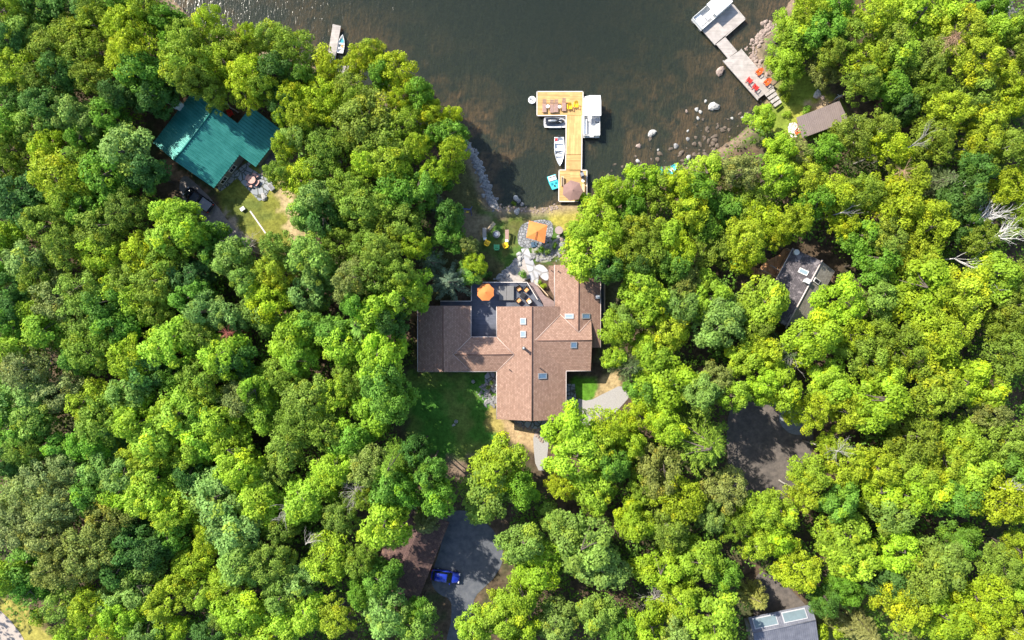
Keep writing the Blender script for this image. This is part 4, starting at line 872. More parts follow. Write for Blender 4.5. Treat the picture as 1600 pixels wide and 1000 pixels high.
x, y, z = GW(1307,154); kayak(1308,155,z+.1,2.2,R(-48),M['steel'],'grey canoe pointing away from the brown roof corner', .3)
x, y, z = GW(1297,163); b = MB(); b.rock((0,0,.25), .28, 5, .9); o = b.build('buoy', M['yellow']); o.location = (x,y,z); tag(o, 'small yellow buoy between grey canoe and white rocks', 'buoy')
adirondack(1246,206,1.15,M['redorange'],'orange-red chair on white stones at the left end of brown roof', R(30), None, .8)
x, y, z = GW(1053,262); t = thing('pedal_boat', 'small cyan boat beached among shrubs right of the central dock', 'boat', (x, y, z), R(-40)); hull(2.1, .5, .38, M['cyan'], t, bp=.4, depth=.12); b = MB(); b.box((0,-.2,.36),(.7,.5,.06)); b.build('seat', M['offwhite'], t)
x, y, z = GW(1031,271); t = thing('pedal_boat', 'dark teal boat mostly hidden under shrubs beside the small cyan boat', 'boat', (x, y, z), R(-20)); hull(2.6, .6, .38, M['tealm'], t, bp=.4, depth=.12); b = MB(); b.box((0,-.2,.36),(.8,.5,.06)); b.build('seat', M['cyan'], t)
# ------------------------------------------------------------------ yard furniture
umbrella(758.5,456.5, DZ, 2.5, 1.36, 8, M['orange'], 'orange octagonal umbrella on the charcoal deck', R(22.5))
x, y = W(791.5,458,DZ+.6); t = thing('hot_tub', 'square hot tub with grey folding cover sunk in the charcoal deck', 'hot tub', (x, y, DZ))
b = MB(); b.box((0,0,.2),(2.3,2.2,.4)); b.build('shell', M['greywood'], t, .04)
for sx in (-.56,.56): b = MB(); b.box((sx,0,.45),(1.09,2.16,.10)); b.build('cover', mat('grey_cover', (.17,.165,.165), .7, .08, 3), t, .03)
def clubchair(px, py, rz, label, throw=False):
    x, y = W(px, py, DZ+.4); t = thing('lounge_chair', label, 'chair', (x, y, DZ), rz, 'lounge chairs around the deck table'); b = MB()
    b.box((0,0,.2),(.78,.74,.2)); b.build('frame', M['dark'], t)
    for sx in (-.37,.37): b = MB(); b.box((sx,0,.42),(.10,.76,.4)); b.build('armrest', M['dark'], t, .03)
    b = MB(); b.box((0,.38,.5),(.84,.1,.62),0,1,(-.15,0)); b.build('backrest', M['dark'], t, .03); b = MB(); b.box((0,-.04,.37),(.62,.62,.15)); b.build('cushion', M['cush'], t, .04)
    if throw:
        b = MB(); b.box((0,0,.47),(.5,.45,.04),.4); o = b.build('blanket', M['white']); o.location = (x+.1,y-.12,DZ); tag(o, 'white blanket draped on the lower right lounge chair', 'blanket')
clubchair(810.5,451, R(30), 'lounge chair with orange cushion upper left of the deck table'); clubchair(822.5,452.5, R(-45), 'lounge chair with orange cushion upper right of the deck table')
clubchair(810,469.5, R(135), 'lounge chair with orange cushion lower left of the deck table'); clubchair(826.5,470.5, R(-140), 'lounge chair lower right of the deck table under a white blanket', True)
x, y = W(817,461.5,DZ+.5); t = thing('coffee_table', 'dark low square table between the four deck chairs', 'table', (x, y, DZ), R(-30)); b = MB(); b.box((0,0,.42),(.8,.8,.06)); b.build('tabletop', M['dark'], t, .02)
for sx in (-.34,.34):
    for sy in (-.34,.34): b = MB(); b.box((sx,sy,.2),(.06,.06,.39)); b.build('leg', M['dark'], t)
# square cantilever umbrella
ZG = 1.22; x, y = W(839,362,ZG+2.7); t = thing('cantilever_umbrella', 'square orange cantilever umbrella over the round cobbled patio', 'umbrella', (x, y, ZG))
cp_ = [(826.7,344.8),(855.4,351.8),(851,380),(822,371)]; rim = []
for a_, c_ in cp_: X_, Y_ = W(a_, c_, ZG+2.25); rim.append((X_-x, Y_-y, 2.25))
rr = []
for i in range(4): a_, c_ = rim[i], rim[(i+1)%4]; rr += [a_, ((a_[0]+c_[0])/2*.98, (a_[1]+c_[1])/2*.98, 2.3)]
b = MB(); b.fan(rr, (0,0,2.72)); b.build('canopy', M['orange'], t); b = MB()
for p in rim: b.tube((0,0,2.66),(p[0],p[1],2.2),.015,.015,5)
b.build('rib', M['dark'], t); bx_, by_ = W(834.5,382,ZG); bx_ -= x; by_ -= y
b = MB(); b.tube((bx_,by_,0),(bx_,by_,2.5),.05); b.build('mast', M['dark'], t); b = MB(); b.tube((bx_,by_,2.35),(0,0,2.84),.04); b.tube((0,0,2.65),(0,0,2.84),.04); b.build('arm', M['dark'], t); b = MB(); b.box((bx_,by_,.06),(.9,.8,.12),.2); b.build('base', mat('blue_base', (.05,.10,.16), .6, .2, 3), t, .03)
def roundtable(px, py, z, r, h, m, label):
    x, y = W(px, py, z+h); t = thing('round_table', label, 'table', (x, y, z)); b = MB(); b.disc((0,0,h-.12), r, .12, 28); b.build('tabletop', m, t, .02); b = MB(); b.tube((0,0,0),(0,0,h-.12),r*.55,r*.45,20); b.build('base', M['pink'], t); return t
roundtable(873.4,359.8, 1.2, .62, .7, mat('pink_stone', (.33,.25,.23), .85, .12, 3), 'round pinkish stone table on the dry grass by the square umbrella')
# fire pit and seats
x, y = W(775.6,365.8,1.5); fp = thing('fire_pit', 'round stone fire pit between the benches and coloured chairs', 'fire pit', (x, y, 1.15))
for j in range(13):
    a = 2*math.pi*j/13; b = MB(); b.rock((.46*math.cos(a), .46*math.sin(a), .12), .15, j+50, .8, 1.1, a); b.build('stone', M['rock'], fp)
b = MB(); b.disc((0,0,.0), .36, .06, 20); b.build('ash', M['dark'], fp); b = MB(); b.tube((0,0,.28),(0,0,.30),.34,.34,20); b.build('grate', M['steel'], fp)
bench(757,363.5,1.2,1.5,R(90),M['greywood'],'grey wooden bench left of the fire pit', False, .6); bench(791.8,366.5,1.2,1.5,R(-90),M['mauve'],'brown wooden bench right of the fire pit', True, .5); bench(768.3,353.5,1.2,1.35,R(47),M['tan'],'pale tan bench at an angle above the fire pit', True, .45)
for px, py, lb in ((757.6,372.6,'small white stool at the lower end of the grey bench'),(791.8,375.4,'small white stool at the lower end of the brown bench')):
    x, y = W(px, py, 1.7); t = thing('stool', lb, 'stool', (x, y, 1.2)); b = MB(); b.box((0,0,.4),(.5,.46,.05)); b.build('seat', M['white'], t, .02)
    for sx in (-.19,.19):
        for sy in (-.17,.17): b = MB(); b.box((sx,sy,.19),(.05,.05,.375)); b.build('leg', M['white'], t)
adirondack(761.5,379.3,1.2,M['yellow'],'yellow chair lower left of the fire pit', R(150)); adirondack(789.3,382.6,1.2,M['yellow'],'yellow chair lower right of the fire pit', R(205)); adirondack(776,385.8,1.2,M['green'],'green chair straight below the fire pit', R(180))
# blue glider swing
x, y = W(721,326.8,2.6); t = thing('swing_glider', 'blue play swing frame with yellow seats at the lawn tree edge', 'swing', (x, y, 1.1), R(-2))
b = MB(); b.tube((-1.55,.08,1.9),(1.45,-.05,1.9),.06,.06,8); b.build('top_bar', M['blue'], t)
for sx, sg in ((-1.45,-.35),(1.4,.35)):
    for yy in (-.9,.9): b = MB(); b.tube((sx,0,1.9),(sx+sg*.3,yy*.8,0),.045,.045,8); b.build('leg', M['blue'], t)
for xx in (-.85,.85):
    b = MB(); b.box((xx,-.25,.5),(.42,.2,.05)); s_ = b.build('seat', M['yellow'], t, .02); b = MB(); b.tube((xx-.18,-.25,.5),(xx-.18,0,1.9),.015,.015,5); b.tube((xx+.18,-.25,.5),(xx+.18,0,1.9),.015,.015,5); b.build('rope', M['blue'], s_)
secs = []
for i in range(9):
    a = 2*math.pi*i/8; secs.append([((.33+.08*math.cos(a))*math.cos(q), (.33+.08*math.cos(a))*math.sin(q)-.25, .75+.08*math.sin(a)) for q in [2*math.pi*j/20 for j in range(20)]])
b = MB(); b.loft(secs, True, False); b.build('ring_seat', M['blue'], t)
# cottage patio: picnic table with curved benches
x, y = W(393,280.8,1.9); t = thing('picnic_table', 'round pink picnic table with curved benches on the cottage patio', 'table', (x, y, 1.2), R(20))
b = MB(); b.disc((0,0,.70), .62, .07, 24); b.build('tabletop', M['pink'], t); b = MB(); b.tube((0,0,0),(0,0,.70),.18,.14,10); b.build('base', M['pink'], t)
for j in range(4):
    b = MB(); a0 = j*math.pi/2+.2; P_ = [(1.12*math.cos(a0+i*.2), 1.12*math.sin(a0+i*.2)) for i in range(6)]+[(.80*math.cos(a0+i*.2), .80*math.sin(a0+i*.2)) for i in range(5,-1,-1)]
    b.prism(P_, .38, .46); s_ = b.build('bench_seat', M['pink'], t); b = MB(); b.tube((.95*math.cos(a0+.5), .95*math.sin(a0+.5), 0), (.95*math.cos(a0+.5), .95*math.sin(a0+.5), .38), .1); b.build('base', M['pink'], s_)
x, y = W(423,292,1.6); t = thing('planter_box', 'grey stone block planter at the right end of the cottage patio', 'planter', (x, y, 1.15), R(38)); b = MB(); b.box((0,0,.25),(.75,1.15,.5)); b.build('box', mat('grey_block', (.42,.43,.45), .85, .1, 3), t, .03); b = MB(); b.box((0,0,.5),(.6,1.0,.05)); b.build('soil', M['rock'], t)
t = adirondack(360,177.5,1.15,M['red'],'dark red chair in the shade behind the turquoise roof notch', R(30))
x, y = W(378.7,326.3,1.6); t = thing('storage_box', 'small white box on the cottage lawn beside the plank', 'box', (x, y, 1.15), R(35)); b = MB(); b.box((0,0,.22),(.68,.5,.44)); b.build('box', M['white'], t, .03); b = MB(); b.box((0,0,.46),(.72,.54,.05)); b.build('lid', M['white'], t, .02)
p = Vector(W(390.6,329.6,1.3)); q = Vector(W(415,364.6,1.3)); c = (p+q)/2; b = MB(); b.box((0,0,.06),((q-p).length,.22,.05)); b.box((-1.2,0,.015),(.1,.3,.04)); b.box((1.2,0,.015),(.1,.3,.04)); o = b.build('plank', M['trim'], None, .01); o.location = (c.x, c.y, 1.2); o.rotation_euler = (0,0,math.atan2((q-p).y,(q-p).x)); tag(o, 'long pale plank lying on the cottage lawn', 'plank')
# ------------------------------------------------------------------ vehicles
def carbody(secs):
    """secs: (x, halfwidth low, halfwidth top, z low, z top)"""
    return [[(x,-wl,zl),(x,-wt-.04,zl+(zt-zl)*.6),(x,-wt,zt-.05),(x,-wt*.6,zt),(x,wt*.6,zt),(x,wt,zt-.05),(x,wt+.04,zl+(zt-zl)*.6),(x,wl,zl)] for x, wl, wt, zl, zt in secs]
def wheels(t, xs, yw, r=.34):
    for xx in xs:
        for sy in (-yw, yw):
            b = MB(); b.tube((xx,sy-.11,r),(xx,sy+.11,r),r,r,18); w_ = b.build('wheel', M['rubber'], t); b = MB(); b.tube((xx,sy-.12,r),(xx,sy+.12,r),r*.6,r*.6,12); b.build('rim', M['steel'], w_)
x, y = W(696.5,899.5,1.6); t = thing('car', 'bright blue car parked on the shaded drive beside the brown garage', 'car', (x, y, 1.22), R(-8))
b = MB(); b.loft(carbody([(-2.2,.70,.62,.35,.78),(-2.05,.84,.78,.3,.95),(-1.2,.88,.80,.28,.98),(.7,.88,.80,.28,.98),(1.3,.88,.78,.28,.95),(1.95,.82,.70,.3,.82),(2.2,.64,.52,.38,.66)])); b.build('body', M['bluepaint'], t)
b = MB(); b.loft([[(xx,-hw_,.95),(xx,-hw_*.84,zt),(xx,hw_*.84,zt),(xx,hw_,.95)] for xx, hw_, zt in ((-2.0,.74,.97),(-1.6,.76,1.36),(-.9,.78,1.47),(.15,.78,1.46),(1.0,.76,1.0))], False); b.build('window_glass', M['carglass'], t)
b = MB(); b.loft([[(xx,-.67,zt-.06),(xx,-.60,zt+.02),(xx,0,zt+.045),(xx,.60,zt+.02),(xx,.67,zt-.06)] for xx, zt in ((-1.62,1.37),(-1.2,1.43),(-.9,1.475),(.15,1.465),(.3,1.39))]); b.build('roof_panel', M['bluepaint'], t)
wheels(t, (-1.35,1.35), .80)
for sy in (-.62,.62): b = MB(); b.box((2.08,sy,.68),(.18,.3,.12)); b.build('headlight', M['offwhite'], t); b = MB(); b.box((-2.16,sy,.72),(.12,.26,.12)); b.build('taillight', M['red'], t); b = MB(); b.box((.75,sy*1.55,1.0),(.16,.2,.12)); b.build('mirror', M['bluepaint'], t, .02)
x, y = W(309.5,311.5,1.9); t = thing('pickup_truck', 'dark pickup truck with grey bed cover parked below the turquoise roof', 'pickup truck', (x, y, 1.2), R(144))
b = MB(); b.loft(carbody([(-2.45,.78,.74,.45,.98),(-2.3,.88,.84,.4,1.02),(.4,.88,.84,.4,1.02),(1.3,.88,.82,.4,1.06),(2.0,.86,.76,.4,.98),(2.3,.70,.6,.45,.85)])); b.build('body', M['black'], t)
b = MB(); b.loft([[(xx,-hw_,1.0),(xx,-hw_*.86,zt),(xx,hw_*.86,zt),(xx,hw_,1.0)] for xx, hw_, zt in ((-.5,.80,1.05),(-.35,.80,1.62),(.75,.80,1.66),(1.45,.78,1.07))], False); b.build('window_glass', M['carglass'], t)
b = MB(); b.prism([(-.3,-.66),(.7,-.66),(.7,.66),(-.3,.66)], 1.62, 1.70); b.build('roof_panel', mat('dark_paint', (.03,.036,.05), .3, .1, 3), t, .03)
b = MB(); b.box((-1.45,0,1.06),(1.75,1.5,.06)); b.build('bed_cover', mat('bed_cover_vinyl', (.22,.22,.25), .7, .1, 3), t, .02); wheels(t, (-1.5,1.5), .82, .38)
for sy in (-.6,.6): b = MB(); b.box((2.2,sy,.82),(.16,.28,.14)); b.build('headlight', M['offwhite'], t); b = MB(); b.box((-2.44,sy*1.2,.85),(.08,.14,.26)); b.build('taillight', M['red'], t); b = MB(); b.box((1.1,sy*1.6,1.08),(.14,.2,.14)); b.build('mirror', M['black'], t, .02)
# small lawn things
for px, py, lb in ((739.5,596,'small white ring-shaped planter on the shaded west lawn near the wall'),(713,658,'white pot in the middle of the shaded west lawn')):
    x, y, z = GW(px, py); t = thing('planter_pot', lb, 'planter', (x, y, z)); b = MB(); b.tube((0,0,0),(0,0,.4),.2,.28,14,False); b.tube((0,0,.38),(0,0,.41),.28,.28,14,False); b.build('pot', M['white'], t); b = MB(); b.disc((0,0,.3), .24, .04, 12); b.build('soil', M['rock'], t)
x, y, z = GW(709,664); b = MB(); b.rock((0,0,.08), .22, 91, .6, 1.2); o = b.build('boulder', M['rockpale']); o.location = (x,y,z); tag(o, 'small white stone just left of the west lawn pot', 'boulder')
x, y = W(909,317,1.3); t = thing('wheelbarrow', 'dark wheelbarrow on the grass below the dock platform corner', 'wheelbarrow', (x, y, 1.0), R(-30))
b = MB(); b.box((0,0,.45),(.9,.65,.3),0,1.25); b.build('tray', M['dark'], t); b = MB(); b.tube((.6,-.05,.2),(.6,.05,.2),.2); b.build('wheel', M['rubber'], t)
for sy in (-.25,.25): b = MB(); b.tube((.5,sy*.4,.25),(-.95,sy,.5),.025); b.build('handle', M['wood'], t); b = MB(); b.tube((-.3,sy,.35),(-.35,sy,0),.025); b.build('leg', M['dark'], t)
# ------------------------------------------------------------------ trees
rng = np.random.default_rng(7)
def leaf_mesh(cent, nrm, size, tone, asp=.62, name='crown', dirs=None):
    """rhombic leaf sprays: centre, normal, half length, tone (n,2)"""
    n = len(cent); nrm = nrm/np.linalg.norm(nrm, axis=1, keepdims=True)
    r = rng.normal(size=(n, 3)) if dirs is None else dirs+rng.normal(size=(n, 3))*.25
    u = np.cross(nrm, r); u /= np.linalg.norm(u, axis=1, keepdims=True)+1e-9; v = np.cross(nrm, u)
    if dirs is not None: u, v = v, u
    s = size[:, None]
    P = np.stack([cent+u*s, cent+v*s*asp+nrm*s*.15, cent-u*s, cent-v*s*asp-nrm*s*.15], 1).reshape(-1, 3)
    F = np.arange(4*n).reshape(n, 4); me = npmesh(name, P, F)
    a = me.attributes.new('tone', 'FLOAT_VECTOR', 'FACE'); T = np.zeros((n, 3), np.float32); T[:, :2] = tone; a.data.foreach_set('vector', T.ravel())
    me.materials.append(M['leaf']); return me
def puffs(cs, rs, per, ls, up=.45, yel=.12, jit=.42, ytop=0):
    C_, N_, S_, T_ = [], [], [], []
    for c, r in zip(cs, rs):
        n = max(6, int(per*(r**2)/(np.mean(np.array(rs)**2))))
        d = rng.normal(size=(n, 3)); d[:, 2] = np.abs(d[:, 2])*.9-.25; d /= np.linalg.norm(d, axis=1, keepdims=True)
        rad = r*(.62+.5*rng.random(n)**.7); lump = 1+.22*np.sin(d[:, 0]*7+c[0]*5)*np.sin(d[:, 1]*7+c[1]*3)
        p = c+d*(rad*lump)[:, None]*np.array([1, 1, .8])
        nr = d*1.0+np.array([0, 0, up])+rng.normal(size=(n, 3))*jit
        tb = rng.random()*.55+.22; ty = (rng.random() < yel)*rng.random()*.9
        C_.append(p); N_.append(nr); S_.append(ls*(.7+.6*rng.random(n))); T_.append(np.stack([np.clip(tb+rng.normal(size=n)*.13, 0, 1), np.clip(np.full(n, ty)+rng.random(n)*.12, 0, 1)], 1))
    return np.concatenate(C_), np.concatenate(N_), np.concatenate(S_), np.concatenate(T_)
def lobes(n, Rr, hh, K=5, low=-.3):
    L_ = [(0, 0, .2, .62)]+[(math.cos(a)*.50, math.sin(a)*.50, rng.uniform(-.55, .15), rng.uniform(.34, .52)) for a in (rng.random()*6.28+np.arange(K)*6.28/K+rng.uniform(-.35, .35, K))]
    w_ = np.array([q[3]**2 for q in L_]); out = []
    for _ in range(n):
        q = L_[rng.choice(len(L_), p=w_/w_.sum())]; v = rng.normal(size=3); v[2] = abs(v[2])*1.1+low; v /= np.linalg.norm(v); s = q[3]*(.75+.25*rng.random())
        out.append((Rr*(q[0]+v[0]*s), Rr*(q[1]+v[1]*s), hh*(q[2]+v[2]*s*1.1)))
    return np.array(out)
def shell(n, Rr, hh, rmin=.55, low=-.25):
    """bunch centres through the crown, unit radius"""
    out = []; k = 0
    while len(out) < n:
        a = rng.random()*2*math.pi; t = low+(1-low)*rng.random(); rr = math.sqrt(max(0, 1-t*t)) if t > 0 else 1-.25*abs(t)*2
        s = rmin+(1-rmin)*rng.random()**.5; sw = 1+.18*math.sin(3*a+Rr*5)+.12*math.sin(5*a+hh*3)
        out.append((Rr*rr*s*sw*math.cos(a), Rr*rr*s*sw*math.sin(a), hh*t*s))
    return np.array(out)
def trunk_mesh(h0, r, cs, mname, name='trunk', lim=9):
    b = MB(); pts = [(0,0,-.5)]; q = (0,0,0); rd = random.Random(int(h0*100))
    for i in range(1, 6): pts.append((rd.uniform(-.18,.18)*i*.5, rd.uniform(-.18,.18)*i*.5, h0*i/5))
    for i in range(5): b.tube(pts[i], pts[i+1], r*(1-.14*i), r*(1-.14*(i+1)), 8, False)
    for c in cs[:lim]:
        s = pts[3+rd.randrange(3)]; m_ = ((s[0]+c[0])/2, (s[1]+c[1])/2, (s[2]+c[2])/2-.3); b.tube(s, m_, r*.4, r*.25, 6, False); b.tube(m_, tuple(c), r*.25, r*.06, 6, False)
    me = bpy.data.meshes.new(name); me.from_pydata(b.v, [], b.f); me.polygons.foreach_set('use_smooth', [True]*len(b.f)); me.materials.append(M[mname]); return me
# prototypes: unit tree about 12 m tall, crown radius 3.2, crown centre at z = 8
PR = 3.2; PC = 7.6; PROT = {'maple': [], 'fine': [], 'pine': [], 'cedar': [], 'shrub': []}
for i in range(7):
    cs = lobes(60, PR, 3.6, 4+i % 3); cs[:, 2] += PC; rs = .42+.48*rng.random(60)
    c, n_, s, t = puffs(cs, rs, 150, .130, .5, .2); PROT['maple'].append((leaf_mesh(c, n_, s, t, .7), trunk_mesh(PC+1.5, .20, cs, 'bark')))
for i in range(6):
    cs = lobes(125, PR*1.05, 3.8, 5+i % 3); cs[:, 2] += PC; rs = .28+.32*rng.random(125)
    c, n_, s, t = puffs(cs, rs, 70, .105, .4, .16, .6); PROT['fine'].append((leaf_mesh(c, n_, s, t, .7), trunk_mesh(PC+.5, .17, cs, 'birch' if i == 3 else 'bark', lim=10)))
def pine(levels, br, L0, hh, feather, droop=.1, tuft=.16):
    C_, N_, S_, T_, D_ = [], [], [], [], []; tips = []
    for k in range(levels):
        f = k/(levels-1); z = PC-3.2+hh*f; L_ = L0*(1-f)**.8+.25
        for j in range(br):
            a = 2*math.pi*(j+rng.random()*.6)/br+k*.7; lb_ = L_*(.75+.4*rng.random()); m_ = max(8, int(feather*lb_)); tb = .3+.4*rng.random()
            s = rng.random(m_)**.7; wd = .34*lb_*.5*(1-s*.7); o = rng.normal(size=m_)*wd
            zz = z+.35*s*lb_*.3-droop*(s*lb_)**1.4*.3+rng.normal(size=m_)*.06
            p = np.stack([math.cos(a)*s*lb_-math.sin(a)*o, math.sin(a)*s*lb_+math.cos(a)*o, zz], 1)
            d = np.stack([np.full(m_, math.cos(a))-math.sin(a)*o*1.4, np.full(m_, math.sin(a))+math.cos(a)*o*1.4, np.full(m_, .1)], 1)
            C_.append(p); D_.append(d); N_.append(np.array([0,0,1])+rng.normal(size=(m_, 3))*.45); S_.append(tuft*(.7+.6*rng.random(m_)))
            T_.append(np.stack([np.clip(tb+.25*(s-.5)+rng.normal(size=m_)*.1, 0, 1), rng.random(m_)*.15], 1)); tips.append((math.cos(a)*lb_*.9, math.sin(a)*lb_*.9, z))
    return np.concatenate(C_), np.concatenate(N_), np.concatenate(S_), np.concatenate(T_), np.concatenate(D_), np.array(tips)
for i in range(3):
    c, n_, s, t, d, tp = pine(9, 9, PR, 7.5, 26+4*i); PROT['pine'].append((leaf_mesh(c, n_, s, t, .28, dirs=d), trunk_mesh(PC+4, .20, tp[::5], 'bark', lim=14)))
for i in range(3):
    c, n_, s, t, d, tp = pine(16, 9, PR*.75, 8.0, 34, .7, .15); PROT['cedar'].append((leaf_mesh(c, n_, s, t, .4, dirs=d), trunk_mesh(PC+4, .18, tp[::7], 'bark', lim=10)))
for i in range(3):
    cs = shell(16, 1.0, 1.0, .4, -.3); cs[:, 2] += .9; c, n_, s, t = puffs(cs, .32+.2*rng.random(16), 55, .10, .5, .1); PROT['shrub'].append((leaf_mesh(c, n_, s, t, .7, 'foliage'), trunk_mesh(.9, .05, cs, 'bark', 'stem', 8)))
